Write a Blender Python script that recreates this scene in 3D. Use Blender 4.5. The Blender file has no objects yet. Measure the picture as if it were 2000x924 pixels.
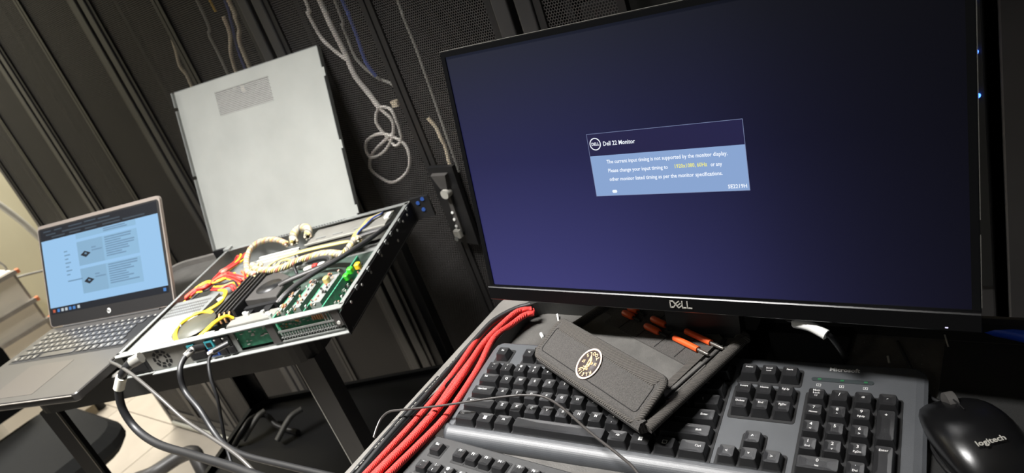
import bpy, math, random
from mathutils import Vector, Matrix

# ------------------------------------------------------------------ camera, world, lights, exposure
SC = bpy.context.scene
COL = SC.collection
H = 1549.5                      # camera height above the floor in mm; scene is laid out in mm, x along the rack row, y towards it
def WP(x, y, z): return Vector((x*.001, y*.001, (z+H)*.001))
cam_d = bpy.data.cameras.new('camera'); cam = bpy.data.objects.new('camera', cam_d); COL.objects.link(cam)
cam_d.sensor_width = 36; cam_d.lens = 24.3; cam_d.clip_start = .02
R_ = Vector((.7966, .5142, -.3179)); D_ = Vector((-.0135, -.5106, -.8597)); F_ = Vector((-.6043, .6891, -.3999))
cm = Matrix((R_, -D_, -F_)).transposed().to_4x4(); cm.translation = WP(0, 0, 0); cam.matrix_world = cm
cam_d.dof.use_dof = True; cam_d.dof.focus_distance = .68; cam_d.dof.aperture_fstop = 9.5
SC.camera = cam
wd = bpy.data.worlds.new('world'); SC.world = wd; wd.use_nodes = True
wd.node_tree.nodes['Background'].inputs[0].default_value = (.9, .95, 1, 1)
wd.node_tree.nodes['Background'].inputs[1].default_value = .06
def area(name, loc, size, power, color, target, spread=180):
    l = bpy.data.lights.new(name, 'AREA'); l.shape = 'RECTANGLE'; l.size = size[0]; l.size_y = size[1]; l.energy = power; l.color = color; l.spread = math.radians(spread)
    o = bpy.data.objects.new(name, l); COL.objects.link(o); o.location = WP(*loc)
    d = WP(*target)-WP(*loc); o.rotation_euler = d.to_track_quat('-Z', 'Y').to_euler()
area('aisle_lamp', (-1050, 110, 1150), (1.0, .16), 43, (1, .985, .965), (-1050, 110, 0), 79)          # louvred ceiling fittings
area('aisle_lamp_far', (-3500, 0, 1150), (1.2, .16), 34, (1, .985, .96), (-3500, 60, 0), 130)
area('aisle_lamp_end', (-4000, 1500, 1150), (.6, .6), 105, (1, .96, .88), (-4000, 1500, 0))
area('next_aisle_lamp', (-500, -1900, 1150), (1.2, .16), 4, (1, .985, .96), (-300, -1900, 0))
SC.view_settings.view_transform = 'Standard'; SC.view_settings.look = 'None'; SC.view_settings.gamma = 1
SC.view_settings.exposure = 0.0; SC.view_settings.use_curve_mapping = False
random.seed(4)

# ------------------------------------------------------------------ materials
def lin(c): return tuple(((v/255)/12.92 if v/255 <= .04045 else ((v/255+.055)/1.055)**2.4) for v in c)
def mat(name, col, rough=.5, metal=0, var=0, vscale=40, bump=0, bscale=400, emit=0, spec=.5, coat=0):
    m = bpy.data.materials.new(name); m.use_nodes = True; nt = m.node_tree; b = nt.nodes['Principled BSDF']
    c = lin(col)+(1,)
    b.inputs['Base Color'].default_value = c; b.inputs['Roughness'].default_value = rough; b.inputs['Metallic'].default_value = metal
    b.inputs['Specular IOR Level'].default_value = spec; b.inputs['Coat Weight'].default_value = coat
    tc = nt.nodes.new('ShaderNodeTexCoord')
    if var:
        n = nt.nodes.new('ShaderNodeTexNoise'); n.inputs['Scale'].default_value = vscale; n.inputs['Detail'].default_value = 6
        r = nt.nodes.new('ShaderNodeMapRange'); r.inputs[1].default_value = .3; r.inputs[2].default_value = .7
        r.inputs[3].default_value = 1-var; r.inputs[4].default_value = 1+var
        mx = nt.nodes.new('ShaderNodeVectorMath'); mx.operation = 'SCALE'; mx.inputs[0].default_value = c[:3]
        nt.links.new(tc.outputs['Object'], n.inputs['Vector']); nt.links.new(n.outputs['Fac'], r.inputs[0])
        nt.links.new(r.outputs[0], mx.inputs['Scale']); nt.links.new(mx.outputs[0], b.inputs['Base Color'])
    if bump:
        n = nt.nodes.new('ShaderNodeTexNoise'); n.inputs['Scale'].default_value = bscale; n.inputs['Detail'].default_value = 3
        bp = nt.nodes.new('ShaderNodeBump'); bp.inputs['Strength'].default_value = bump; bp.inputs['Distance'].default_value = .001
        nt.links.new(tc.outputs['Object'], n.inputs['Vector']); nt.links.new(n.outputs['Fac'], bp.inputs['Height']); nt.links.new(bp.outputs[0], b.inputs['Normal'])
    if emit:
        b.inputs['Emission Color'].default_value = c; b.inputs['Emission Strength'].default_value = emit
    return m
def emat(name, col, s=1):                                           # light of a screen or lamp
    m = bpy.data.materials.new(name); m.use_nodes = True; nt = m.node_tree; b = nt.nodes['Principled BSDF']
    b.inputs['Base Color'].default_value = (.004, .004, .005, 1); b.inputs['Roughness'].default_value = .35
    b.inputs['Emission Color'].default_value = lin(col)+(1,); b.inputs['Emission Strength'].default_value = s
    return m
def wave_mat(name, c1, c2, scale, rot=(0, 0, .8), rough=.8, bump=.4, dist=1.5, ramp=(.35, .65)):   # woven / braided cloth
    m = mat(name, c1, rough); nt = m.node_tree; b = nt.nodes['Principled BSDF']
    tc = nt.nodes.new('ShaderNodeTexCoord'); mp = nt.nodes.new('ShaderNodeMapping'); mp.inputs['Rotation'].default_value = rot
    w = nt.nodes.new('ShaderNodeTexWave'); w.inputs['Scale'].default_value = scale; w.inputs['Distortion'].default_value = dist; w.inputs['Detail Scale'].default_value = 4
    r = nt.nodes.new('ShaderNodeValToRGB'); r.color_ramp.elements[0].position = ramp[0]; r.color_ramp.elements[1].position = ramp[1]
    r.color_ramp.elements[0].color = lin(c2)+(1,); r.color_ramp.elements[1].color = lin(c1)+(1,)
    bp = nt.nodes.new('ShaderNodeBump'); bp.inputs['Strength'].default_value = bump; bp.inputs['Distance'].default_value = .0008
    L = nt.links.new
    L(tc.outputs['Object'], mp.inputs[0]); L(mp.outputs[0], w.inputs['Vector']); L(w.outputs['Fac'], r.inputs[0]); L(r.outputs[0], b.inputs['Base Color'])
    L(w.outputs['Fac'], bp.inputs['Height']); L(bp.outputs[0], b.inputs['Normal'])
    return m
def mesh_mat(name, col, pitch, rad, rough=.45, metal=0, ax=(0, 2)):   # perforated sheet: staggered round holes
    m = mat(name, col, rough, metal); nt = m.node_tree; b = nt.nodes['Principled BSDF']; L = nt.links.new
    tc = nt.nodes.new('ShaderNodeTexCoord'); sp = nt.nodes.new('ShaderNodeSeparateXYZ'); L(tc.outputs['Object'], sp.inputs[0])
    def mth(op, a, b_=None):
        n = nt.nodes.new('ShaderNodeMath'); n.operation = op
        for i, v in enumerate((a, b_)):
            if v is None: continue
            if isinstance(v, (int, float)): n.inputs[i].default_value = v
            else: L(v, n.inputs[i])
        return n.outputs[0]
    u = mth('DIVIDE', sp.outputs[ax[0]], pitch*.001); v = mth('DIVIDE', sp.outputs[ax[1]], pitch*.001*1.732)
    def lat(o):
        a = mth('SUBTRACT', mth('FRACT', mth('ADD', u, o)), .5); c = mth('MULTIPLY', mth('SUBTRACT', mth('FRACT', mth('ADD', v, o)), .5), 1.732)
        return mth('ADD', mth('MULTIPLY', a, a), mth('MULTIPLY', c, c))
    d = mth('MINIMUM', lat(100), lat(100.5)); al = mth('GREATER_THAN', d, (rad/pitch)**2)
    L(al, b.inputs['Alpha'])
    return m
M = {}
M['rack'] = mat('rack_paint', (34, 33, 33), .42, 0, .25, 6, .12, 900)
M['rackpost'] = mat('rack_post_sheen', (54, 53, 53), .42, 0, .15, 10)  # lighter than the rack: reflections on the posts put into the colour
M['rackdark'] = mat('rack_inside', (16, 16, 17), .7)
M['mesh'] = mesh_mat('perforated_door', (68, 66, 65), 5.2, 2.05, .45)
M['blk'] = mat('black_plastic', (22, 22, 23), .42, 0, .2, 60)
M['blkgloss'] = mat('gloss_black', (12, 12, 13), .16, 0)
M['chin'] = mat('chin_plastic', (10, 10, 11), .3, spec=.3)
M['rcream'] = mat('pale_cable', (252, 236, 206), .5)
M['rwhite'] = mat('white_cable', (250, 244, 236), .5)
M['blkmatte'] = mat('matte_black', (17, 18, 17), .65, 0, .25, 30)
M['floor'] = mat('floor_tile', (186, 177, 164), .35, 0, .06, 9)
M['gap'] = mat('tile_gap', (120, 112, 102), .8)
M['wall'] = mat('wall_paint', (168, 162, 138), .8, 0, .06, 2)
M['white'] = mat('white_enamel', (235, 228, 214), .45, 0, .04, 6)
M['alu'] = mat('aluminium', (176, 170, 162), .4, .6, .1, 30)
M['orange'] = mat('orange_plastic', (196, 112, 70), .5)
M['cart'] = mat('cart_plastic', (37, 37, 35), .5, 0, .2, 30, .25, 700)
M['cartrim'] = mat('cart_rim', (100, 97, 93), .55, 0, .18, 25, .25, 700)
M['tray'] = mat('tray_floor', (74, 72, 69), .6, 0, .22, 35, .4, 500)
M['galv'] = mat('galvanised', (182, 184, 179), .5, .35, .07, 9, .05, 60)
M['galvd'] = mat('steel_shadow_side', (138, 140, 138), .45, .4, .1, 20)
M['chblk'] = mat('chassis_black', (24, 24, 25), .5, 0, .15, 20)
M['pcb'] = mat('circuit_board', (58, 134, 102), .45, 0, .35, 120)
M['pcbd'] = mat('mainboard', (60, 74, 66), .5, 0, .3, 90)
M['galvs'] = mat('chassis_steel', (140, 142, 139), .45, .35, .08, 9)
M['offwht'] = mat('nylon_white', (196, 196, 190), .5)
M['twine'] = mat('cream_lead', (190, 170, 142), .55, 0, .2, 200)
M['slabel'] = mat('supply_label', (172, 170, 156), .7, 0, .08, 60)
M['label'] = mat('paper_label', (206, 204, 190), .7, 0, .05, 60)
M['cream'] = mat('cream_wire', (228, 205, 172), .5, 0, .15, 200)
M['pink'] = mat('pink_wire', (180, 118, 100), .5)
M['paleyel'] = mat('pale_yellow_wire', (184, 168, 100), .5)
M['red'] = mat('red_wire', (206, 52, 46), .45)
M['yel'] = mat('yellow_wire', (234, 190, 40), .45)
M['blue'] = mat('blue_wire', (52, 74, 150), .5)
M['grn'] = mat('green_plastic', (60, 190, 40), .4)
M['teal'] = mat('teal_port', (60, 150, 160), .5)
M['navy'] = mat('navy_plastic', (40, 84, 210), .35)
M['bluep'] = mat('blue_port', (45, 80, 150), .5)
M['wht'] = mat('white_plastic', (236, 236, 232), .5)
M['copper'] = mat('copper_tip', (206, 156, 110), .4, .3)
M['dgrey'] = mat('dark_grey', (66, 64, 62), .45, 0, .15, 30)
M['mgrey'] = mat('mid_grey', (120, 118, 112), .5, 0, .12, 30)
M['film'] = mat('olive_film', (76, 76, 66), .5)
M['lgrey'] = mat('light_grey', (158, 156, 148), .5, 0, .08, 30)
M['kbody'] = mat('keyboard_body', (60, 62, 65), .5, 0, .06, 60, .12, 1500, spec=.9)
M['kbody2'] = mat('second_keyboard_body', (50, 50, 50), .5, 0, .1, 60, .15, 1500)
M['key'] = mat('key_plastic', (32, 32, 33), .3, 0, .12, 60, .12, 1500, spec=.8)
M['well'] = mat('key_well', (9, 9, 10), .6)
M['legend'] = mat('legend_print', (214, 214, 212), .6)
M['lens'] = mat('indicator_lens', (52, 57, 58), .15)
M['kled'] = mat('led_off', (40, 96, 60), .3)
M['fab'] = wave_mat('pouch_cloth', (84, 81, 78), (52, 50, 48), 260, (0, 0, .35), .9, .6, 4)
M['bind'] = wave_mat('pouch_binding', (80, 76, 71), (56, 53, 50), 170, (0, 0, .9), .85, .8, .8)
M['seam'] = mat('pouch_thread', (24, 23, 22), .9)
M['lining'] = mat('pouch_lining', (78, 76, 73), .8, 0, .2, 60, .5, 900)
M['gold'] = mat('badge_gold', (226, 190, 140), .5)
M['cream2'] = mat('badge_ring', (238, 214, 196), .55)
M['badge'] = mat('badge_field', (58, 48, 46), .6)
M['dorange'] = mat('driver_orange', (226, 88, 36), .38)
M['steel'] = mat('driver_steel', (170, 166, 160), .28, .9)
M['braid'] = wave_mat('red_braid', (234, 60, 50), (172, 30, 30), 200, (.5, .2, 1.1), .6, .9, 1, (.15, .6))
M['cable'] = mat('black_cable', (22, 22, 23), .5)
M['swire'] = mat('dark_wire', (56, 53, 51), .32)
M['gcable'] = mat('grey_cable', (66, 64, 61), .45)
M['mouse'] = mat('mouse_shell', (13, 13, 14), .28, 0, .1, 60, .05, 1800)
M['padcloth'] = mat('mouse_pad_cloth', (24, 24, 23), .95, 0, .3, 900, .4, 900)
M['lapdeck'] = mat('laptop_deck', (54, 52, 50), .42, .1, .06, 20)
M['laplid'] = mat('laptop_edge', (150, 140, 132), .4, .4)
M['lapbez'] = mat('laptop_bezel', (30, 29, 29), .45)
M['lapkey'] = mat('laptop_key', (46, 46, 48), .3)
M['pad'] = mat('touchpad', (62, 58, 55), .4, .1)
M['chair'] = mat('chair_cloth', (11, 12, 11), .9, 0, .25, 40, .4, 500)

# ------------------------------------------------------------------ mesh building, in mm
def sub(a, b): return (a[0]-b[0], a[1]-b[1], a[2]-b[2])
def rr(x0, y0, x1, y1, r, k=4):                                     # rounded rectangle outline
    out = []
    for cx, cy, a0 in ((x1-r, y0+r, -90), (x1-r, y1-r, 0), (x0+r, y1-r, 90), (x0+r, y0+r, 180)):
        for i in range(k+1):
            a = math.radians(a0+90*i/k); out.append((cx+r*math.cos(a), cy+r*math.sin(a)))
    return out
def smooth(pts, n=6):                                               # Catmull-Rom through the points
    out = []; P = [Vector(p) for p in pts]; P = [P[0]*2-P[1]]+P+[P[-1]*2-P[-2]]
    for i in range(1, len(P)-2):
        for j in range(n):
            t = j/n; a, b, c, d = P[i-1:i+3]
            out.append(.5*((2*b)+(c-a)*t+(2*a-5*b+4*c-d)*t*t+(3*b-a-3*c+d)*t**3))
    out.append(P[-2]); return out
class MB:
    def __init__(s, *mats): s.v = []; s.f = []; s.mi = []; s.sm = []; s.mats = [M[m] if isinstance(m, str) else m for m in mats]
    def add(s, v, f, m=0, sm=False):
        o = len(s.v); s.v += [tuple(p) for p in v]
        for q in f: s.f.append([i+o for i in q]); s.mi.append(m); s.sm.append(sm)
        return s
    def box(s, x0, y0, z0, x1, y1, z1, m=0):
        v = [(x, y, z) for z in (z0, z1) for y in (y0, y1) for x in (x0, x1)]
        return s.add(v, [(0, 2, 3, 1), (4, 5, 7, 6), (0, 1, 5, 4), (2, 6, 7, 3), (0, 4, 6, 2), (1, 3, 7, 5)], m)
    def loft(s, rings, m=0, caps=True, sm=False, closed=True):
        n = len(rings[0]); v = [p for r in rings for p in r]; f = []
        for i in range(len(rings)-1):
            for j in range(n if closed else n-1):
                k = (j+1) % n; f.append((i*n+j, i*n+k, (i+1)*n+k, (i+1)*n+j))
        s.add(v, f, m, sm)
        if caps: s.add(rings[0], [tuple(range(n))[::-1]], m); s.add(rings[-1], [tuple(range(n))], m)
        return s
    def slab(s, outl, z0, z1, bev=0, m=0):                          # prism with a chamfered top and bottom edge
        cx = sum(p[0] for p in outl)/len(outl); cy = sum(p[1] for p in outl)/len(outl)
        def ins(d):
            o = []
            for x, y in outl:
                l = math.hypot(x-cx, y-cy) or 1; o.append((x-(x-cx)/l*d, y-(y-cy)/l*d))
            return o
        i = ins(bev); R = []
        if bev: R.append([(x, y, z0) for x, y in i]); R.append([(x, y, z0+bev) for x, y in outl]); R.append([(x, y, z1-bev) for x, y in outl]); R.append([(x, y, z1) for x, y in i])
        else: R = [[(x, y, z0) for x, y in outl], [(x, y, z1) for x, y in outl]]
        return s.loft(R, m)
    def rbox(s, x0, y0, z0, x1, y1, z1, r=2, bev=.6, m=0, k=3): return s.slab(rr(x0, y0, x1, y1, r, k), z0, z1, bev, m)
    def tube(s, pts, r, n=8, m=0, sm=True, res=0, flat=1):
        P = smooth(pts, res) if res else [Vector(p) for p in pts]
        rings = []; up = None
        for i, p in enumerate(P):
            t = (P[min(i+1, len(P)-1)]-P[max(i-1, 0)]).normalized()
            if up is None: up = Vector((0, 0, 1)) if abs(t.z) < .9 else Vector((1, 0, 0))
            a = t.cross(up)
            if a.length < 1e-4: a = t.cross(Vector((0, 1, 0)))
            a.normalize(); b = a.cross(t).normalized()
            if not flat != 1: up = b
            rad = r(i/(len(P)-1)) if callable(r) else r
            rings.append([tuple(p+a*rad*math.cos(2*math.pi*j/n)+b*rad*flat*math.sin(2*math.pi*j/n)) for j in range(n)])
        return s.loft(rings, m, True, sm)
    def cyl(s, p0, p1, r, n=12, m=0, r2=None): return s.tube([p0, p1], (lambda t: r+((r2 if r2 is not None else r)-r)*t), n, m)
    def lathe(s, prof, c=(0, 0, 0), n=20, m=0, sm=True):            # prof: (radius, z)
        return s.loft([[(c[0]+r*math.cos(2*math.pi*j/n), c[1]+r*math.sin(2*math.pi*j/n), c[2]+z) for j in range(n)] for r, z in prof], m, True, sm)
    def mesh(s, name):
        me = bpy.data.meshes.new(name); me.from_pydata([(x*.001, y*.001, z*.001) for x, y, z in s.v], [], s.f)
        for m in s.mats: me.materials.append(m)
        me.polygons.foreach_set('material_index', s.mi); me.polygons.foreach_set('use_smooth', s.sm); me.update()
        return me
    def build(s, name, parent=None, label=None): return put(name, s.mesh(name), parent, label)
def put(name, me, parent=None, label=None, loc=None, rot=None):
    o = bpy.data.objects.new(name, me); COL.objects.link(o)
    if parent: o.parent = parent
    if label: o['label'] = label
    if loc: o.location = [c*.001 for c in loc]
    if rot: o.rotation_euler = rot
    return o
def tag(o, label, cat, group=None):
    o['label'] = label; o['category'] = cat
    if group: o['group'] = group
    return o
def thing(name, label, cat, loc=(0, 0, 0), axes=None, yaw=0, group=None):
    o = bpy.data.objects.new(name, None); COL.objects.link(o); o.empty_display_size = .05
    if axes: mm = Matrix([Vector(a).normalized() for a in axes]).transposed().to_4x4()
    else: mm = Matrix.Rotation(math.radians(yaw), 4, 'Z')
    mm.translation = WP(*loc); o.matrix_world = mm
    return tag(o, label, cat, group)
def struct(o): o['kind'] = 'structure'; return o
def wbuild(mb, name, label=None, cat=None, group=None):             # a single-mesh thing whose vertices are given in scene mm; origin at its middle base
    xs, ys, zs = zip(*mb.v); c = ((min(xs)+max(xs))/2, (min(ys)+max(ys))/2, min(zs))
    mb.v = [sub(p, c) for p in mb.v]; o = mb.build(name); o.location = WP(*c)
    if label: tag(o, label, cat, group)
    return o
TXT = {}
def text_mesh(s, size, m, bold=0, align='CENTER', ext=0):
    k = (s, size, m, bold, align, ext)
    if k in TXT: return TXT[k]
    cu = bpy.data.curves.new('lettering', 'FONT'); cu.body = s; cu.size = size*.001; cu.align_x = align; cu.align_y = 'CENTER'; cu.resolution_u = 2
    cu.offset = bold*.001; cu.extrude = ext*.001; cu.materials.append(M[m])
    ob = bpy.data.objects.new('lettering', cu); COL.objects.link(ob)
    me = bpy.data.meshes.new_from_object(ob.evaluated_get(bpy.context.evaluated_depsgraph_get())); me.name = 'lettering'
    bpy.data.objects.remove(ob); TXT[k] = me
    return me

# ------------------------------------------------------------------ the room
def room():
    f = struct(wbuild(MB('gap').box(-6000, -1500, -1600, 1500, 3000, -H-6), 'floor'))
    fx, fy, fz = f.location
    tm = MB('floor').slab(rr(-298, -298, 298, 298, 3, 1), -5, 6, 1).mesh('floor_tile')
    for i in range(-4, 5):
        for j in range(-1, 6):
            x = -3190+300+i*600; y = 965-300+(j-1)*600
            if x < -5600: continue
            o = put('floor_tile', tm, f); o.location = WP(x, y, -H-6)-f.location
    w = struct(wbuild(MB('wall').box(-6000, 3000, -H, 1500, 3060, 1200), 'wall_back'))
    w = struct(wbuild(MB('wall').box(-4460, -1500, -H, -4400, 3000, 1200), 'wall_left'))
    c = struct(wbuild(MB('wall').box(-4460, -1500, 1200, 1500, 3060, 1260), 'ceiling'))
    b = struct(wbuild(MB('blkmatte').box(-4400, 2988, -H, 1500, 3000, -H+90), 'baseboard_back'))
    b = struct(wbuild(MB('blkmatte').box(-4400, -1500, -H, -4388, 3000, -H+90), 'baseboard_left'))
room()

def rack(x0, x1, label, leaves=(1, 1), first=False):
    D = 965; t = thing('server_rack', label, 'server rack', (x0, D, -H), group='server racks in the row'); w = x1-x0; hh = 2150
    b = MB('rack'); g = 7
    b.box(g, 900, 0, w-g, 915, hh); b.box(g, 30, hh-20, w-g, 900, hh); b.box(g, 30, 0, w-g, 900, 25); b.box(g, 30, 25, g+8, 900, hh-20); b.box(w-g-8, 30, 25, w-g, 900, hh-20)
    b.build('cabinet_shell', t)
    for a, c in ((g, 38), (w-38, w-g)):
        MB('rackpost').slab(rr(a, 0, c, 30, 3, 2), 20, hh-5, 0).build('front_post', t)
    MB('rackpost').box(g, 2, hh-45, w-g, 28, hh).build('top_rail', t); MB('rackpost').box(g, 2, 0, w-g, 28, 70).build('bottom_rail', t)
    MB('label').box(40, -12, 20, w-60, 0, 34).build('floor_strip', t) if first else None
    mid = w/2
    for (a, c), on in zip(((40, mid-2), (mid+2, w-40)), leaves):
        if not on: continue
        c = a+on*(c-a) if on < 1 else c
        fr = MB('rack'); z0, z1, e = 72, hh-47, 13
        fr.box(a, 4, z0, a+e, 18, z1); fr.box(c-e, 4, z0, c, 18, z1); fr.box(a+e, 4, z0, c-e, 18, z0+30); fr.box(a+e, 4, z1-30, c-e, 18, z1)
        o = fr.build('door_leaf', t)
        MB('mesh').add([(a+e, 9, z0+30), (c-e, 9, z0+30), (c-e, 9, z1-30), (a+e, 9, z1-30)], [(0, 1, 2, 3)]).build('perforated_sheet', o)
    MB('rackdark').box(60, 60, 30, 75, 75, hh-30).box(w-75, 60, 30, w-60, 75, hh-30).build('mounting_rail', t)
    return t
rack(-3240, -2625, 'black rack at the far left end of the row, behind the laptop', first=True)
rack(-2625, -1977, 'black double-door rack between the row end rack and the one left of the lid')
rack(-1977, -1308, 'black rack directly behind the grey lid, with cream cables inside its right door')
r4 = rack(-1308, -676, 'black perforated rack left of the monitor, with latch handle and coiled cable')
r5 = rack(-676, -39, 'black rack behind the monitor, left leaf perforated and dark equipment beside it', (.56, 0))
rack(-39, 600, 'dark rack at the right edge of the picture, beyond the monitor', (1, 1))
def handle():                                                       # swing handle on the right door of the fourth rack
    o = MB('blk').loft([[(x, y, z) for x, z in ((317, 1160), (384, 1158), (374, 976), (312, 985))] for y in (2, -9)])
    h = o.build('handle_plate', r4)
    MB('dgrey').loft([[(325+d, y, 1147-d), (368-d, y, 1146-d), (360-d, y, 1112+d), (338+d, y, 1112+d)] for y, d in ((-9, 0), (-18, 2))]).build('handle_grip', h)
    MB('lgrey').cyl((350, -9, 1104), (350, -24, 1104), 10, 16).build('lock_cylinder', h)
    MB('dgrey').loft([[(345, y, 1096), (354, y, 1096), (350, y, 1010), (338, y, 1010)] for y in (-9, -15)]).build('handle_lever', h)
    for k in range(3): MB('wht').cyl((344-k*2, -15, 1058-16*k), (344-k*2, -17, 1058-16*k), 3, 8).build('rivet', h)
    MB('lgrey').rbox(330, -24, 1000, 347, -10, 1018, 4, 1).build('handle_catch', h)
    MB('galvd').cyl((336, -22, 1000), (336, -26, 1000), 5, 10).build('keyhole', h)
handle()
def rack_gear():
    t = thing('rack_equipment', 'dark rack equipment with blue status lights just right of the monitor', 'rack equipment', (-660, 985, -H))
    for k in range(9): MB('blkmatte').rbox(70, 40, 700+k*100, 560, 400, 788+k*100, 4, 2).build('equipment_unit', t)
    p = MB('blkmatte').box(588, -24, 900, 612, -12, 1700).build('indicator_strip', t)
    M['bled'] = emat('blue_led', (60, 110, 255), 6)
    for z in (1298, 1235, 1180): MB('bled').cyl((606, -24, z), (606, -27, z), 2.6, 8).build('blue_light', p)
rack_gear()
def rack_cables():
    def c(mat_, r, pts, label, grp=None, y=990):
        m = MB(mat_).tube([(x, y+(i % 2)*3, z) for i, (x, z) in enumerate(pts)], r, 7, res=6)
        tag_ = wbuild(m, 'network_cable', label, 'cable', grp); return tag_
    c('rwhite', 6, [(-1136, 300), (-1131, -21), (-1127, -68), (-1124, -133), (-1120, -183), (-1106, -224), (-1090, -258)], 'thick white cable running down to the coil in the rack left of the monitor')
    c('rwhite', 4, [(-1160, 300), (-1171, -12), (-1177, -37), (-1175, -85), (-1164, -104), (-1145, -132), (-1123, -149)], 'pale cable curving in beside the thick white cable near the top')
    c('rwhite', 3.6, [(-1090, -258), (-1109, -270), (-1117, -292), (-1103, -330), (-1088, -345), (-1066, -330), (-1057, -282), (-1066, -264), (-1090, -258), (-1072, -290), (-1088, -325), (-1135, -356), (-1178, -365), (-1187, -345), (-1165, -323), (-1127, -315), (-1092, -322),
       (-1065, -345), (-1063, -375), (-1092, -409), (-1143, -429), (-1181, -416), (-1196, -389), (-1175, -359), (-1122, -333), (-1080, -316)], 'pale grey cable coiled into loops behind the perforated door')
    c('blue', 4, [(-1066, 300), (-1064, -36), (-1060, -62), (-1065, -107), (-1067, -159), (-1059, -193)], 'blue cable hanging behind the perforated door beside the white one', None, 984)
    c('lgrey', 3.5, [(-1090, 300), (-1098, -49), (-1102, -79), (-1106, -109), (-1102, -153), (-1073, -196), (-1033, -218), (-1020, -250)], 'grey cable ending at the cream plug near the door seam', None, 996)
    wbuild(MB('rcream').rbox(-1048, 984, -262, -1030, 992, -248, 2, 1), 'cable_plug', 'cream plug on a cable end beside the rack door seam', 'plug')
    c('lgrey', 3, [(-930, 300), (-933, -65), (-932, -89), (-933, -152), (-932, -203), (-937, -254), (-939, -347), (-945, -420)], 'thin grey cable hanging left of the monitor top corner')
    c('rcream', 4, [(-969, -296), (-961, -318), (-956, -341), (-956, -362), (-960, -402)], 'short cream cable just above the rack handle')
    wbuild(MB('rcream').rbox(-935, 984, -58, -915, 990, -52, 2, 1), 'cable_tie', 'cream tie in the rack at the top edge left of the monitor', 'tie')
    c('rcream', 4.5, [(-1687, 2), (-1701, -23), (-1714, -60), (-1711, -88), (-1712, -135), (-1715, -200)], 'cream cable ending behind the top left corner of the lid')
    c('rcream', 5.5, [(-1405, 300), (-1408, 39), (-1410, 0), (-1420, -26), (-1437, -53), (-1450, -120)], 'rightmost and thickest cream cable above the lid')
    c('rcream', 4.5, [(-1450, 10), (-1461, -28), (-1483, -62), (-1504, -98), (-1510, -160)], 'cream cable piece dropping to the middle of the lid top edge')
    c('lgrey', 4, [(-1515, 300), (-1520, 29), (-1534, -16), (-1539, -58), (-1540, -150)], 'grey cable left of the cream ones above the lid')
    c('yel', 3, [(-1469, 63), (-1473, 25)], 'short yellow cable piece at the top above the lid')
    c('blue', 3.5, [(-1425, 300), (-1432, 60), (-1440, 0), (-1470, -60), (-1480, -140)], 'blue cable among the cream cables above the lid', None, 998)
rack_cables()

def far_corner():
    t = thing('drawer_cabinet', 'white drawer cabinet with orange-ended metal rails behind the laptop', 'drawer cabinet', (-3900, 560, -H))
    MB('white').box(-460, 0, 60, -4, 400, 852).build('carcass', t)
    for k, z in enumerate((564, 678, 838)):
        d = MB('white').rbox(-4, 8, (z-140, z-106, z-150)[k], 14, 392, z-8, 2, 1)
        d.build('drawer_front', t)
        r = MB('alu').rbox(8, 0, z-8, 34, 410, z+12, 4, 1).build('rail', t)
        MB('orange').rbox(7, 408, z-9, 35, 424, z+13, 6, 2).build('end_cap', r)
        MB('orange').rbox(6, -24, z-10, 36, 2, z+14, 6, 2).build('end_cap', r)
    MB('alu').box(-20, 392, 60, 10, 404, 850).build('corner_post', t)
    for y in (20, 380):
        for x in (-430, -40): MB('blkmatte').cyl((x, y, 0), (x, y, 60), 22, 12).build('foot', t)
    wbuild(MB('lgrey').tube([(-4060, 900, 100), (-4060, 1125, -420), (-4060, 1210, -760), (-4060, 1330, -1500)], 16, 10, res=5), 'conduit', 'pale conduit slanting down the cream wall at the left edge', 'pipe')
    wbuild(MB('mgrey').tube([(-3950, 940, -620), (-3950, 962, -680), (-3950, 945, -735), (-3940, 1020, -760), (-3940, 1150, -800)], 6, 8, res=6), 'wall_cord', 'thin grey cord sagging above the white drawer cabinet', 'cord')
far_corner()

def office_chair():
    t = thing('office_chair', 'black cloth office chair standing on the floor beyond the laptop', 'chair', (-2760, 330, -H))
    s = MB('chair'); s.rbox(-260, -270, 415, 330, 290, 505, 110, 30, k=5); s.build('seat', t)
    b = MB('chair'); b.loft([[(-250-70*(z-560)/360+dx, y, z) for y, z in [(yy, 560+360*zz) for yy, zz in ((-190, 0), (-235, .2), (-245, .6), (-215, .92), (-150, 1), (150, 1), (215, .92), (245, .6), (235, .2), (190, 0))]] for dx in (-35, 35)]).build('backrest', t)
    MB('blk').box(-330, -30, 470, -270, 30, 640).build('back_bar', t)
    MB('blk').cyl((0, 0, 90), (0, 0, 455), 28, 14).build('gas_column', t)
    for k in range(5):
        a = 2*math.pi*k/5+.3; l = MB('blk').tube([(0, 0, 105), (150*math.cos(a), 150*math.sin(a), 90), (300*math.cos(a), 300*math.sin(a), 70)], lambda q: 26-10*q, 8).build('base_arm', t)
        MB('blk').cyl((300*math.cos(a)-12, 300*math.sin(a), 32), (300*math.cos(a)+12, 300*math.sin(a), 32), 30, 14).build('castor', l)
office_chair()
def stool():                                                        # curved dark tube seen at the bottom edge under the left cart
    wbuild(MB('dgrey').tube([(-1985, 440, -1010), (-1931, 468, -1000), (-1905, 535, -1000), (-1870, 560, -1000), (-1830, 548, -1004), (-1790, 530, -1040), (-1742, 500, -1120), (-1720, 480, -1300), (-1720, 480, -H)], 20, 12, res=6),
           'tubular_handle', 'dark bent tube handle standing on the floor below the left cart', 'handle')
stool()

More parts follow.
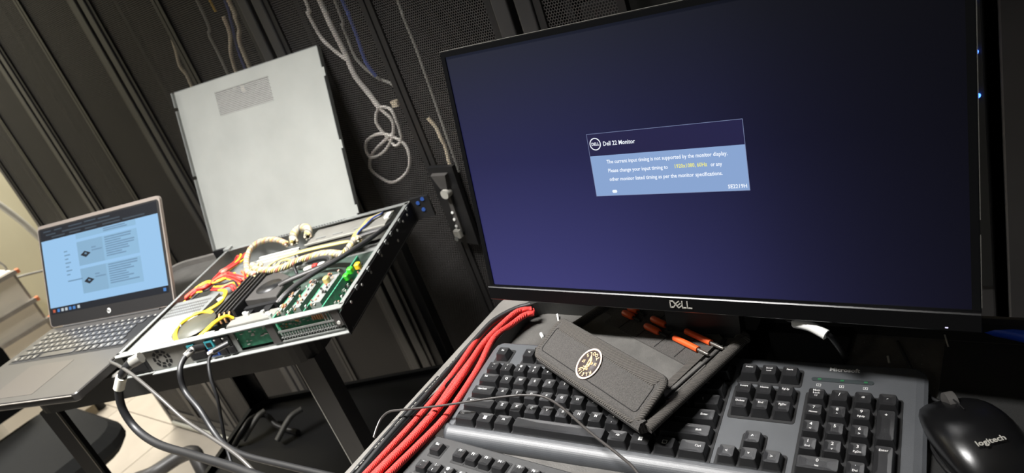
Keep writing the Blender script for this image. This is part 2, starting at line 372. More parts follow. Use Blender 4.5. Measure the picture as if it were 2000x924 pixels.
# ------------------------------------------------------------------ carts
def ring_tray(mb, o_out, o_in, z_bot, z_top, z_floor, m_side=0, m_rim=0, m_floor=0):
    n = len(o_out)
    mb.loft([[(x, y, z_bot) for x, y in o_out], [(x, y, z_top-3) for x, y in o_out]], m_side, False)
    mid = [((a[0]*.8+b[0]*.2), (a[1]*.8+b[1]*.2)) for a, b in zip(o_out, o_in)]
    mb.loft([[(x, y, z_top-3) for x, y in o_out], [(x, y, z_top) for x, y in mid], [(x, y, z_top) for x, y in o_in], [(x, y, z_floor) for x, y in o_in]], m_rim, False)
    mb.add([(x, y, z_floor) for x, y in o_in], [tuple(range(n))], m_floor); mb.add([(x, y, z_bot) for x, y in o_out], [tuple(range(n))[::-1]], m_side)
    return mb
def angle_leg(t, x, y, sx, sy, z0, z1, w=38):
    m = MB('chblk', 'mgrey'); th = 4
    m.loft([[(x, y, z), (x+sx*w, y, z), (x+sx*w, y+sy*th, z), (x+sx*th, y+sy*th, z), (x+sx*th, y+sy*w, z), (x, y+sy*w, z)] for z in (z0, z1)])
    o = m.build('leg', t)
    MB('lgrey').box(min(x+sx*w, x+sx*(w-1.5)), min(y-sy*.6, y+sy*4), z0, max(x+sx*w, x+sx*(w-1.5)), max(y-sy*.6, y+sy*4), z1).build('edge_highlight', o)  # painted highlight: pale strip for the light along the leg's edge
def castor(t, x, y):
    c = MB('dgrey').box(x-15, y-15, 70, x+15, y+15, 100).build('castor_fork', t); MB('blk').cyl((x-12, y, 36), (x+12, y, 36), 36, 16).build('wheel', c)
def left_cart():
    t = thing('utility_cart', 'black two-shelf utility cart carrying the laptop and the opened server', 'cart', (-1484, 257, -H), yaw=24)
    zt = H-468
    m = MB('cart', 'cartrim', 'tray'); ring_tray(m, rr(0, 0, 610, 490, 42, 6), rr(15, 15, 595, 475, 34, 6), zt-50, zt, zt-12, 0, 1, 2); m.build('tray', t)
    zs = H-900; m = MB('chblk', 'chblk', 'chblk'); ring_tray(m, rr(0, 0, 610, 490, 42, 6), rr(15, 15, 595, 475, 34, 6), zs-50, zs, zs-12); m.build('lower_shelf', t)
    for x, y, sx, sy in ((8, 6, 1, 1), (602, 6, -1, 1), (602, 484, -1, -1), (8, 484, 1, -1)):
        angle_leg(t, x, y, sx, sy, 100, zt-48); castor(t, x+sx*20, y+sy*20)
left_cart()
def right_cart():
    t = thing('utility_cart', 'dark cart with a grey rim under the monitor and both keyboards', 'cart', (-616, 100, -H))
    z = H; m = MB('cart', 'cartrim'); o1 = rr(0, 0, 690, 548, 22, 6); i1 = rr(47, 46, 643, 538, 20, 6)
    ring_tray(m, o1, i1, z-530, z-471, z-494, 0, 1, 0); m.build('rim', t)
    o2 = rr(50, 49, 640, 536, 30, 6); i2 = rr(61, 60, 629, 525, 24, 6); m = MB('blk', 'cart', 'tray')
    ring_tray(m, o2, i2, z-492, z-465, z-486, 0, 1, 2); m.build('inner_tray', t)
    zs = H-1150; m = MB('cart', 'cart', 'cart'); ring_tray(m, rr(0, 0, 690, 548, 22, 6), rr(15, 15, 675, 533, 20, 6), zs-40, zs, zs-12); m.build('lower_shelf', t)
    for x, y, sx, sy in ((10, 8, 1, 1), (680, 8, -1, 1), (680, 540, -1, -1), (10, 540, 1, -1)):
        angle_leg(t, x, y, sx, sy, 100, z-528); castor(t, x+sx*20, y+sy*20)
right_cart()

# ------------------------------------------------------------------ monitor
def grad_screen():                                                  # backlit panel: viewing-angle falloff painted into the emission, brightest low and left of centre
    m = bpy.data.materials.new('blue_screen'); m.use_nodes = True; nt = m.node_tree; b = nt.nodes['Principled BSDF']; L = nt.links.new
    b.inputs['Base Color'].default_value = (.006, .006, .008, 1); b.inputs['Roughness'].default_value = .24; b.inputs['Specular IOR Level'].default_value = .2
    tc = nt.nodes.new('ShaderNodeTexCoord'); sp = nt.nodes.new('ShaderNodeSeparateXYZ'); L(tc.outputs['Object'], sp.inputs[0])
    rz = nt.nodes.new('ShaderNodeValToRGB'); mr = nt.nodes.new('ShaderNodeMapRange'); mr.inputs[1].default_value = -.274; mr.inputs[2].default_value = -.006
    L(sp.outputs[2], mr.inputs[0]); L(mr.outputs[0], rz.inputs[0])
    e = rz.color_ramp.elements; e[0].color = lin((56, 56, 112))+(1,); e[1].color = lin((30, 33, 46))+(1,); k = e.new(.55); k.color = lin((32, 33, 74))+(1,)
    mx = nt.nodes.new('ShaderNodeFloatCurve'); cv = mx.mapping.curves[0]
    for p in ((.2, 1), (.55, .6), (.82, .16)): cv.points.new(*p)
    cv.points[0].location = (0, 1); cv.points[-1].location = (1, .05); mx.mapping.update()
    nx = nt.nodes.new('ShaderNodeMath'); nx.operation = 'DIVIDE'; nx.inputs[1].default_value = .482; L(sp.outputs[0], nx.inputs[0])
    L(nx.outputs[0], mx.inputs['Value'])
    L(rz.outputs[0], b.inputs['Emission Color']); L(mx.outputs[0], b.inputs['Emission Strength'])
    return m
def monitor():
    t = thing('monitor', 'black widescreen monitor showing an input timing message', 'monitor', (-518.7, 584.9, -104.3), ((1, -.001, -.016), (-.003, .979, -.203), (.016, .203, .979)))
    W, HH = 488.5, 292
    c = MB('blkmatte'); c.slab(rr(1, -HH+1, W-1, -1, 4, 2), 0, 9, 0); c.v = [(x, 2+z, y) for x, y, z in c.v]
    c.loft([[(W/2+(x-W/2)*s, y, -146+(z+146)*s) for x, z in rr(30, -HH+8, W-30, -50, 14, 3)] for y, s in ((9, 1), (34, .82), (38, .78))])
    c.build('back_cover', t)
    b = MB('blkgloss', 'mgrey')
    o = rr(0, -HH, W, 0, 3, 2); i = rr(6.3, -274, W-6.3, -6.5, .6, 2)
    b.loft([[(x, 3, z) for x, z in o], [(x, -.4, z) for x, z in o], [(x, -1.2, z) for x, z in rr(.8, -HH+.8, W-.8, -.8, 2.4, 2)], [(x, -1.2, z) for x, z in i], [(x, .8, z) for x, z in i]], 0, False)
    b.build('bezel', t)
    ch = MB('chin', 'alu')
    ch.loft([[(x, y, z) for y, z in ((-.4, -275), (-4, -275.3), (-5, -276.4), (-5, -290.5), (-4, -291.6), (-.4, -292))] for x in (0, W)])
    h = ch.build('chin', t)
    MB('mgrey').box(.3, -.8, .05, W-.3, 1.5, .5).build('top_edge', t)
    MB('mgrey').box(W, -.6, -200, W+.4, 1.2, -2).box(W, -.6, -272, W+.4, 1.2, -212).build('side_edge', t)
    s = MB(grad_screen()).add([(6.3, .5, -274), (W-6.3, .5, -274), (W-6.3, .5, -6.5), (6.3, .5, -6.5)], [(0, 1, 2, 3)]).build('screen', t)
    # the maker's mark: D, tilted E, L, L
    lg = MB('lgrey')
    def seg(pts, w=1.1):
        for (x0, z0), (x1, z1) in zip(pts, pts[1:]):
            l = math.hypot(x1-x0, z1-z0); nx, nz = -(z1-z0)/l*w/2, (x1-x0)/l*w/2
            lg.loft([[(x0+nx, y, z0+nz), (x1+nx, y, z1+nz), (x1-nx, y, z1-nz), (x0-nx, y, z0-nz)] for y in (-5.9, -4.9)])
    X0, Z0, hh = 231, -286.6, 7.6
    seg([(X0+.5, Z0), (X0+.5, Z0+hh)]); seg([(X0, Z0+hh-.5), (X0+3.4, Z0+hh-.5), (X0+6, Z0+hh*.5), (X0+3.4, Z0+.5), (X0, Z0+.5)])
    def rotE(p, a=math.radians(38)):
        return (X0+9.3+p[0]*math.cos(a)-p[1]*math.sin(a), Z0+hh/2+p[0]*math.sin(a)+p[1]*math.cos(a))
    for q in ([(-2.4, -2.9), (-2.4, 2.9)], [(-2.6, 2.6), (2.6, 2.6)], [(-2.6, 0), (2.2, 0)], [(-2.6, -2.6), (2.6, -2.6)]): seg([rotE(p) for p in q])
    seg([(X0+13, Z0+hh), (X0+13, Z0)]); seg([(X0+12.5, Z0+.5), (X0+17, Z0+.5)]); seg([(X0+18.3, Z0+hh), (X0+18.3, Z0)]); seg([(X0+17.8, Z0+.5), (X0+23, Z0+.5)])
    lg.build('maker_lettering', h)
    M['wled'] = emat('white_led', (225, 220, 255), 1.2); MB('wled').box(464.3, -5.3, -288.9, 466.4, -4.9, -288).build('power_light', h)
    # message box on the screen
    M['osd'] = emat('message_blue', (136, 164, 208), 1); M['osdd'] = emat('message_header', (30, 28, 68), 1); M['osdl'] = emat('message_outline', (120, 132, 168), 1)
    M['osdw'] = emat('message_white', (240, 246, 255), 1.05); M['osdy'] = emat('message_yellow', (240, 236, 130), 1)
    x0, x1, z0, z1, zh = 165, 320.5, -170.4, -106.2, -128.8
    def quad(m, a, b_, c_, d, y, name, par): return MB(m).add([(a, y, b_), (c_, y, b_), (c_, y, d), (a, y, d)], [(0, 1, 2, 3)]).build(name, par)
    q = quad('osd', x0, z0, x1, zh, .3, 'message_panel', s); quad('osdd', x0, zh, x1, z1, .3, 'message_header', s)
    ol = MB('osdl'); e = .45
    for a, b_, c_, d in ((x0, z1-e, x1, z1), (x0, z0, x0+e, z1), (x1-e, z0, x1, z1), (x0, z0, x1, z0+e)): ol.add([(a, .25, b_), (c_, .25, b_), (c_, .25, d), (a, .25, d)], [(0, 1, 2, 3)])
    ol.build('message_outline', s)
    def txt(st, x, z, width, m, size, bold=.08, align='LEFT'):
        me = text_mesh(st, size, m, bold, align); o = put('lettering', me, s, None, (x, .15, z), (math.pi/2, 0, 0))
        xs = [v.co.x for v in me.vertices]; w = (max(xs)-min(xs))*1000; o.scale = (width/w, 1, 1)
        return o
    txt('Dell 22 Monitor', 182, -117.3, 34.5, 'osdw', 6.0, .09)
    txt('The current input timing is not supported by the monitor display.', 183, -135.6, 121, 'osdw', 5.2)
    txt('Please change your input timing to', 183, -144.6, 63, 'osdw', 5.2); txt('1920x1080, 60Hz', 252.5, -144.4, 31, 'osdy', 5.2); txt('or any', 287.5, -144.8, 10.5, 'osdw', 5.2)
    txt('other monitor listed timing as per the monitor specifications.', 183, -153.4, 114.5, 'osdw', 5.2)
    txt('SE2219H', 301, -166.2, 17, 'osdw', 5)
    rg = MB('osdw'); n = 28
    def annul(m, cx, cz, ra, rb, sx=1):
        m.add([(cx+r*sx*math.cos(2*math.pi*k/n), .2, cz+r*math.sin(2*math.pi*k/n)) for r in (ra, rb) for k in range(n)], [(k, (k+1) % n, n+(k+1) % n, n+k) for k in range(n)])
    annul(rg, 173.4, -116.8, 5.3, 6.3); rg.build('round_logo', s); txt('DELL', 169.1, -116.9, 8.6, 'osdw', 4.2, .1)
    pl = MB('osdw'); pl.add([(x, .2, z) for x, z in rr(184, -167.4, 189.4, -164.4, 1.4, 4)], [tuple(range(20))]); pl.build('plug_symbol', s)
    # stand
    neck = MB('blk'); neck.loft([[(W/2+dx*40, y+dy, z) for dx, dy in ((-1, 0), (1, 0), (1, 16), (-1, 16))] for y, z in ((30, -170), (36, -384))]); neck.build('stand_neck', t)
    base = MB('blkgloss').slab(rr(-366, 548, -150, 632, 12, 4), -485.5, -478, 2).box(-315, 580, -478, -235, 612, -455)
    o = base.build('stand_base', t); bpy.context.view_layer.update(); o.matrix_parent_inverse = t.matrix_world.inverted(); o.location = WP(0, 0, 0)
monitor()

# ------------------------------------------------------------------ keyboards
U = 19.05
KEYS = {}
def key_mesh(w, d, u=U, hgt=11.0, style=0, dish=.5):
    k = (round(w, 2), round(d, 2), u, style)
    if k in KEYS: return KEYS[k]
    bw, bd = w*u-1.0, d*u-1.0; tw, td = bw-(5.2 if style == 0 else 4.4), bd-5.8; yo = 1.2
    def ring(a, b, z, r, y=0): return [(x, yy+y, z) for x, yy in rr(-a/2, -b/2, a/2, b/2, r, 2)]
    m = MB('key'); m.loft([ring(bw, bd, -hgt, .8), ring(tw+.6, td+.6, -.7, 1.6, yo), ring(tw, td, 0, 1.6, yo), ring(tw-1.4, td-1.4, -.1, 1.2, yo), ring(tw*.5, td*.5, -dish, 1, yo)])
    KEYS[k] = m.mesh('key'); return KEYS[k]
def add_key(t, x, y, w=1, d=1, leg=None, size=4.4, u=U, style=0, lx=0, ly=0, align='CENTER', z=0):
    o = put('key', key_mesh(w, d, u, style=style), t, None, (x, y, z))
    if leg:
        for st, dx, dy, sz in leg: put('legend', text_mesh(st, sz, 'legend', .03, 'CENTER'), o, None, (dx, dy+1.2, .12))
    return o
def win_logo(o):
    m = MB('legend')
    for i in (0, 1):
        for j in (0, 1): m.add([(-2+i*2.2, -.6+j*2.2, .12), (-.1+i*2.2, -.6+j*2.2, .12), (-.1+i*2.2, 1.3+j*2.2, .12), (-2+i*2.2, 1.3+j*2.2, .12)], [(0, 1, 2, 3)])
    m.build('legend', o)
def box_sym(m, x, y, z, w, h, e=.35):
    for a, b, c, d in ((x-w, y-h, x+w, y-h+e), (x-w, y+h-e, x+w, y+h), (x-w, y-h, x-w+e, y+h), (x+w-e, y-h, x+w, y+h)): m.add([(a, b, z), (c, b, z), (c, d, z), (a, d, z)], [(0, 1, 2, 3)])
def keyboard_one():
    t = thing('keyboard', 'dark grey keyboard with white lettering lying under the tool pouch', 'keyboard', (-526.7, 475.3, -454.2), ((.998, .066, -.017), (-.064, .994, .088), (.022, -.087, .996)))
    b = MB('kbody'); xl, xr = -14.5, 453
    prof = [(51, -20), (51, -11), (48, -9), (-83.5, -9.2), (-84.5, -8.4)]+[(-88-13.5*math.sin(math.radians(a_)), -20.5+13*math.cos(math.radians(a_))) for a_ in range(-10, 95, 8)]+[(-101, -22)]
    rings = []
    for x, s in ((xl, .86), (xl+3, .95), (xl+9, 1), (xr-9, 1), (xr-3, .95), (xr, .86)):
        rings.append([(x, (y-(-25))*s-25, z-(1-s)*14) for y, z in prof])
    b.loft(rings, 0, True, False); b.build('body', t)
    w = MB('well'); z0, z1 = -9.6, -8.6
    for a in ((-2, -86, 287.5, 10.8), (-2, 14.5, 21, 37.5), (36.5, 14.5, 115, 37.5), (122.5, 14.5, 201, 37.5), (208.5, 14.5, 287, 37.5), (291, 14.5, 351, 37.5), (291, -30, 351, 11), (309.8, -68, 331.5, -46), (291, -87, 351, -65), (356, -87, 435, 10)):
        w.rbox(a[0], a[1], z0, a[2], a[3], z1, 2.5, 0)
    w.build('key_well', t)
    L = lambda s, dx=0, dy=0, sz=4.4: [(s, dx, dy, sz)]
    two = lambda a, c: [(a, 0, 3.0, 3.6), (c, 0, -2.6, 3.6)]
    Fy = 25.5
    add_key(t, 9.5, Fy, leg=L('Esc', 0, 1, 2.8))
    for g, x0 in ((0, 47.4), (4, 47.4+U*4+9.5), (8, 47.4+U*8+19)):
        for i in range(4): add_key(t, x0+i*U, Fy, leg=L('F%d' % (g+i+1), 0, 1, 3))
    for x, s in ((302.5, 'PrtScn'), (321.4, 'Scroll'), (340.3, 'Pause')):
        add_key(t, x, Fy, leg=L(s, 0, 2, 2.6)+([('Lock', 0, -1.2, 2.4)] if s == 'Scroll' else []))
    row = ['`~', '1!', '2@', '3#', '4$', '5%', '6^', '7&', '8*', '9(', '0)', '-_', '=+']
    for i, s in enumerate(row): add_key(t, (i+.5)*U, 0, leg=two(s[1], s[0]))
    add_key(t, 14*U, 0, 2, leg=L('Backspace', -4, 2, 3))
    add_key(t, .75*U, -U, 1.5, leg=L('Tab', -5.5, 2, 3.2))
    for i, s in enumerate('QWERTYUIOP[]'): add_key(t, (i+2)*U, -U, leg=L(s, 0, 1.2))
    add_key(t, 14.25*U, -U, 1.5, leg=L('\\', -4, 0))
    add_key(t, .875*U, -2*U, 1.75, leg=L('Caps Lock', -2.5, 1.6, 3))
    for i, s in enumerate("ASDFGHJKL;'"): add_key(t, (i+2.25)*U, -2*U, leg=L(s, 0, 1.2))
    add_key(t, 13.875*U, -2*U, 2.25, leg=L('Enter', 9, 0, 3.2))
    add_key(t, 1.125*U, -3*U, 2.25, leg=L('Shift', -11, 2, 3.2))
    for i, s in enumerate('ZXCVBNM'): add_key(t, (i+2.75)*U, -3*U, leg=L(s, 0, 1.2))
    for i, s in enumerate((('<', ','), ('>', '.'), ('?', '/'))): add_key(t, (i+9.75)*U, -3*U, leg=two(*s))
    add_key(t, 13.625*U, -3*U, 2.75, leg=L('Shift', 13, 0, 3.2))
    by = -4*U
    add_key(t, .75*U, by, 1.5, leg=L('Ctrl', -6, 2, 3.2)); win_logo(add_key(t, 2.125*U, by, 1.25)); add_key(t, 3.375*U, by, 1.25, leg=L('Alt', 0, 1, 3.2))
    add_key(t, 6.875*U, by, 5.75); add_key(t, 10.375*U, by, 1.25, leg=L('Alt', 0, 1, 3.2)); win_logo(add_key(t, 11.625*U, by, 1.25))
    o = add_key(t, 12.875*U, by, 1.25); m = MB('legend'); box_sym(m, 0, 1.6, .12, 2.2, 2); m.build('legend', o)
    add_key(t, 14.25*U, by, 1.5, leg=L('Ctrl', 5, 1, 3.4))
    for x, y, s in ((302.3, 0, 'Insert'), (321, 0, 'Home'), (340.2, 0, 'PgUp'), (302.3, -U, 'Delete'), (321, -U, 'End'), (340.2, -U, 'PgDn')): add_key(t, x, y, leg=L(s, 0, 2.2, 3.1))
    add_key(t, 320.9, -57.1, leg=L('^', 0, .2, 5.5)); add_key(t, 302.2, -75.9, leg=L('<', 0, 0, 4.6)); add_key(t, 321.2, -75.9, leg=L('v', 0, .6, 4)); add_key(t, 340.4, -75.9, leg=L('>', 0, 0, 4.6))
    X = (366.8, 385.9, 404.9, 423.8)
    o = add_key(t, X[0], 0, leg=[('Num', 0, 4, 3), ('Lock', 0, 1, 3)]); m = MB('legend'); box_sym(m, 0, -.8, .12, 1.1, 1, .25); m.build('legend', o)
    add_key(t, X[1], 0, leg=L('/', 0, 1, 5)); add_key(t, X[2], 0, leg=L('*', 0, -1, 6)); add_key(t, X[3], 0, leg=L('-', 0, 1, 5))
    for k, (a, c) in enumerate((('7', 'Home'), ('8', '^'), ('9', 'PgUp'), ('4', '<'), ('5', ''), ('6', '>'), ('1', 'End'), ('2', 'v'), ('3', 'PgDn'))):
        add_key(t, X[k % 3], -U*(1+k//3), leg=[(a, 0, 2.6, 4.6)]+([(c, 0, -2.6, 2.8 if len(c) > 1 else 3.6)] if c else []))
    add_key(t, X[3], -1.5*U, 1, 2, leg=L('+', 0, 11, 4.6)); add_key(t, X[3], -3.5*U, 1, 2, leg=L('Enter', 0, 11.5, 3.1))
    add_key(t, (X[0]+X[1])/2, by, 2, leg=[('0', 0, 2.6, 4.6), ('Ins', 0, -2.6, 2.8)]); add_key(t, X[2], by, leg=[('.', 0, 4, 5), ('Del', 0, -2.4, 2.8)])
    me = text_mesh('Microsoft', 6.6, 'legend', .22, 'CENTER'); o = put('maker_lettering', me, t, None, (385.6, 41.3, -8.85))
    p = MB('lens'); p.loft([[(x, y, z) for x, y in rr(358.5, 24.9, 411, 29.5, 2.2, 4)] for z in (-9.5, -8.5)]); p = p.build('indicator_panel', t)
    for x, s in ((365.6, '1'), (385, 'A'), (404.6, '9')):
        MB('kled').rbox(x-1.6, 26.2, -8.6, x+1.6, 28, -8.1, .6, 0).build('indicator_light', p)
        g = MB('legend'); box_sym(g, x, 20.2, -8.85, 1.9, 1.5, .3); g = g.build('indicator_symbol', t); put('lettering', text_mesh(s, 2.2, 'legend', .03), g, None, (x, 20.2, -8.8))
    for x in (30, 400): MB('blk').box(x-14, 36, -35, x+14, 44, -19).build('foot', t)
keyboard_one()
def keyboard_two():
    u = 18.1
    t = thing('keyboard', 'black keyboard partly visible at the bottom edge, below the grey keyboard', 'keyboard', (-527, 355, -466), ((.9988, -.047, .0035), (.047, .9976, .05), (-.004, -.05, 1)))
    b = MB('kbody2'); xl, xr = -13, 430
    b.loft([[(x, (y+55)*s-55, z-(1-s)*8) for y, z in ((18.5, -16), (18.8, -7.5), (17, -6), (-128, -6), (-138, -9), (-139, -16))] for x, s in ((xl, .95), (xl+2, .98), (xl+5, 1), (xr-5, 1), (xr-2, .98), (xr, .95))]); b.build('body', t)
    w = MB('well')
    def well(x, y, ww=1): w.rbox(x-ww*u/2-.2, y-u/2-.2, -6.4, x+ww*u/2+.8, y+u/2+.8, -5.7, 1.2, 0)
    ks = []
    ks.append((.5*u, 0, 1, [('Esc', -.5, 3.2, 4)]))
    for g, x0 in ((0, 2.4), (4, 6.75), (8, 11.1)):
        for i in range(4): ks.append(((x0+i)*u, 0, 1, [('F%d' % (g+i+1), -.8, 3.2, 4.2)]))
    for i, s in enumerate(['`~', '1!', '2@', '3#', '4$', '5%', '6^', '7&', '8*', '9(', '0)', '-_', '=+']): ks.append(((i+.5)*u, -1.35*u, 1, [(s[1], -.8, 3.4, 4.2), (s[0], -.8, -2.8, 4.2)]))
    ks.append((14*u, -1.35*u, 2, None))
    ks.append((.75*u, -2.35*u, 1.5, [('Tab', -4, 3, 3.6)]))
    for i, s in enumerate('QWERTYUIOP[]'): ks.append(((i+2)*u, -2.35*u, 1, [(s, -.8, 3, 4.6)]))
    ks.append((14.25*u, -2.35*u, 1.5, None)); ks.append((.875*u, -3.35*u, 1.75, None))
    for i in range(11): ks.append(((i+2.25)*u, -3.35*u, 1, None))
    ks.append((13.875*u, -3.35*u, 2.25, None)); ks.append((1.125*u, -4.35*u, 2.25, None))
    for i in range(10): ks.append(((i+2.75)*u, -4.35*u, 1, None))
    ks.append((13.6*u, -4.35*u, 2.75, None))
    for x, w_ in ((.75, 1.5), (2.1, 1.25), (3.35, 1.25), (6.9, 5.75), (10.4, 1.25), (11.6, 1.25), (12.9, 1.25), (14.25, 1.5)): ks.append((x*u, -5.35*u, w_, None))
    for r in (0, 1.35, 2.35, 5.35):
        for x in (16, 17, 18): ks.append((x*u, -r*u, 1, None))
    for r in (1.35, 2.35, 3.35, 4.35, 5.35):
        for x in (19.4, 20.4, 21.4, 22.4): ks.append((x*u, -r*u, 1, None))
    for x, y, ww, lg in ks: well(x, y, ww); add_key(t, x, y, ww, 1, lg, u=u, style=1)
    w.build('key_well', t)
keyboard_two()

# ------------------------------------------------------------------ mouse
def mouse_pad():
    wbuild(MB('padcloth').slab(rr(-71, 300, 10, 622, 6, 3), -486, -484.4, .4), 'mouse_pad', 'black cloth mouse pad under the mouse, right of the grey keyboard', 'mouse pad')
mouse_pad()
def mouse():
    t = thing('mouse', 'black wired mouse with grey lettering at the right end of the keyboard', 'mouse', (-41, 478, -484.3), yaw=29)
    sh = MB('mouse'); rings = []; Lh = 54; n = 20
    for i in range(17):
        a = -math.pi/2+math.pi*i/16; y = Lh*math.sin(a); k = max(math.cos(a), .02)**.55
        hgt = (36-.0052*(y+12)**2)*max(math.cos(a), .0)**.42; wd_ = 31*k*(1-.0007*max(y, 0)-.03*math.cos(y/30))
        ring = []
        for j in range(n):
            b_ = 2*math.pi*j/n; cx, cz = math.cos(b_), math.sin(b_)
            ring.append((wd_*math.copysign(abs(cx)**.7, cx), y, 3+max(hgt, 1)*(.5+.5*math.copysign(abs(cz)**.8, cz)) if cz > 0 else 3+max(hgt, 1)*.5*(1-abs(cz)**.6)))
        rings.append(ring)
    sh.loft(rings, 0, True, True); sh.build('shell', t)
    MB('blk').slab([(29*math.cos(a*math.pi/12)*1.0, 49*math.sin(a*math.pi/12)) for a in range(24)], 0, 5, 1).build('base', t)
    MB('dgrey').cyl((-3.5, 35, 22.5), (3.5, 35, 22.5), 10, 18).build('scroll_wheel', t)
    MB('well').tube([(0, 46, 21), (0, 28, 32.2), (0, 12, 36.6)], .6, 6, res=4).build('button_split', t)
    o = put('maker_lettering', text_mesh('logitech', 6.6, 'lgrey', .14), t, None, (0, -25, 38.6), (math.radians(7), 0, math.radians(5)))
    MB('cable').tube([(0, 52, 9), (-4, 66, 6), (-2, 100, 3.5), (4, 150, 2.6)], 1.7, 7, res=6).build('cord', t)
mouse()

# ------------------------------------------------------------------ tool pouch and drivers
def pouch():
    # local frame: x along the near edge (left to right), y away from the near edge
    t = skew = lambda m: setattr(m, 'v', [(x*(1.08-.11*y/152)-14, y, z) for x, y, z in m.v]) or m
    t = thing('tool_pouch', 'black cloth tool pouch folded half open on the keyboard with round badge', 'pouch', (-452, 490, -450), ((.897, -.442, 0), (.442, .897, 0), (0, 0, 1)))
    WD, DP = 186, 152
    b = MB('fab'); b.slab(rr(0, 0, WD, DP, 8, 4), 0, 6, 2); skew(b).build('pocket_panel', t)
    e = MB('bind'); e.tube([(WD-3, 2, 6), (WD-1, 40, 7.5), (WD, 100, 7.5), (WD-1, DP-8, 7), (WD-9, DP-1, 6.5), (90, DP+1, 6), (9, DP-1, 6), (1, DP-9, 6), (0, 70, 6), (2, 4, 6)], 6.5, 8, res=6, flat=.75); skew(e).build('edge_binding', t)
    skew(MB('lining').slab(rr(10, 40, WD-9, 98, 3, 3), 5.5, 7.2, .5)).build('inner_lining', t)
    skew(MB('fab').slab(rr(26, 84, WD-26, 143, 3, 3), 6, 8.5, 1)).build('pocket', t)
    for x in (52, 82, 112, 142): skew(MB('seam').box(x-.5, 86, 8.3, x+.5, 142, 8.9)).build('pocket_seam', t)
    skew(MB('seam').tube([(WD-13, 30, 7), (WD-12, 60, 8.5), (WD-12, 120, 7), (WD-17, 138, 7)], 1, 6, res=5)).build('panel_seam', t)
    skew(MB('bind').loft([[(WD-26, y, z) for y, z in ((46, 6), (138, 6), (138, 10.5), (46, 8))], [(WD-18, y, z) for y, z in ((50, 6), (135, 6), (135, 10), (50, 8))]])).build('side_gusset', t)
    # folded cover: hinged at the near edge, lifted at the back
    f = MB('fab'); prof = []
    def P(x, y): return (x, y, 14+y*.45)
    cx = 43
    o1 = rr(-6, -4, WD-9, cx, 8, 5)
    cov = MB('fab'); cov.loft([[(x, y, P(x, y)[2]-6) for x, y in o1], [(x, y, P(x, y)[2]) for x, y in o1]]); cov = cov.build('cover', t)
    rim = [P(x, y) for x, y in rr(-4.5, -2.5, WD-10.5, cx-1.5, 7, 5)]; rim = [(x, y, z-2.6) for x, y, z in rim]; rim.append(rim[0])
    MB('bind').tube(rim, 4, 8, flat=.8).build('cover_binding', cov)
    st = [P(x, y) for x, y in rr(1, 3, WD-17, cx-11, 4, 3)]; st = [(x, y, z+.2) for x, y, z in st]; st.append(st[0])
    MB('seam').tube(st, .5, 5).build('stitching', cov)
    MB('bind').loft([[(x, y, P(x, y)[2]+.15) for x, y in ((4, cx-13), (WD-19, cx-13), (WD-15, cx-4), (2, cx-4))], [(x, y, P(x, y)[2]+.9) for x, y in ((5, cx-12), (WD-20, cx-12), (WD-16, cx-5), (3, cx-5))]]).build('tape_band', cov)
    hinge = MB('fab'); hinge.loft([[(x, y, z) for y, z in ((1, 0), (-6, 4), (-7, 9), (-3, 14), (4, 13), (8, 7))] for x in (3, WD-4)]); hinge.build('hinge_fold', t)
    gs = MB('blkmatte'); gs.loft([[(x, y, z) for y, z in ((-3, 3), (36, 7), (cx-6, 14+.45*cx-8), (-3, 11))] for x in (WD-22, WD-14)]); gs.build('end_gusset', t)
    # badge
    th = math.atan(.45); bm = Matrix.Rotation(th, 4, 'X'); BX, BY = 80, 17
    BROT = 190; bo = bpy.data.objects.new('badge', MB('badge').lathe([(0, 0), (16.6, 0), (16.6, 1.1), (0, 1.1)], n=36).mesh('badge')); COL.objects.link(bo); bo.parent = t
    bo.matrix_local = Matrix.Translation([c*.001 for c in (BX, BY, P(0, BY)[2]+.1)]) @ bm @ Matrix.Rotation(math.radians(BROT), 4, 'Z') @ Matrix.Diagonal((.92, 1.06, 1, 1))
    MB('cream2').lathe([(15.2, 1), (17, 1), (17, 1.7), (15.2, 1.7), (15.2, 1)], n=36).build('badge_ring', bo)
    def arc(word, r, mid, step, flip):
        for i, ch in enumerate(word):
            a = mid+(i-(len(word)-1)/2)*step*(1 if flip else -1); o = put('badge_lettering', text_mesh(ch, 5.2, 'gold', .14), bo, None, (r*math.cos(math.radians(a)), r*math.sin(math.radians(a)), 1.3), (0, 0, math.radians(a+90 if flip else a-90)))
    arc('KLEIN', 11.6, 90, 23, False); arc('TOOLS', 11.6, 270, 23, True)
    put('badge_lettering', text_mesh('18', 4.2, 'gold', .08), bo, None, (-9.4, -1.5, 1.3)); put('badge_lettering', text_mesh('57', 4.2, 'gold', .08), bo, None, (9.6, -1.5, 1.3))
    g = MB('gold')                                                   # lineman on a pole with cross-arms
    def st2(pts, r=.55): g.tube([(x*.8, y*.72, 1.25) for x, y in pts], r, 5)
    st2([(2.6, -12.5), (2.6, 12)], .8); st2([(-3.5, 8.6), (9, 8.6)], .7); st2([(-1.5, 5.6), (7.4, 5.6)], .6)
    st2([(-2.6, 4.6), (-1.8, 1), (-3.2, -3)], 1.5); st2([(-2.4, 4), (2, 6.4)], .8); st2([(-2, 1.5), (2.2, 2.4)], .7); st2([(-3, -2.4), (.4, -4.6), (1.8, -9.4)], .9); st2([(-2.6, -2.8), (-1.4, -7), (1.8, -11)], .8)
    st2([(-2.9, 6.8), (-2.5, 7.6)], 1.5); st2([(-4.4, .5), (-7, -1.6), (-4.6, -3.2)], .6)
    g.build('badge_figure', bo)
pouch()
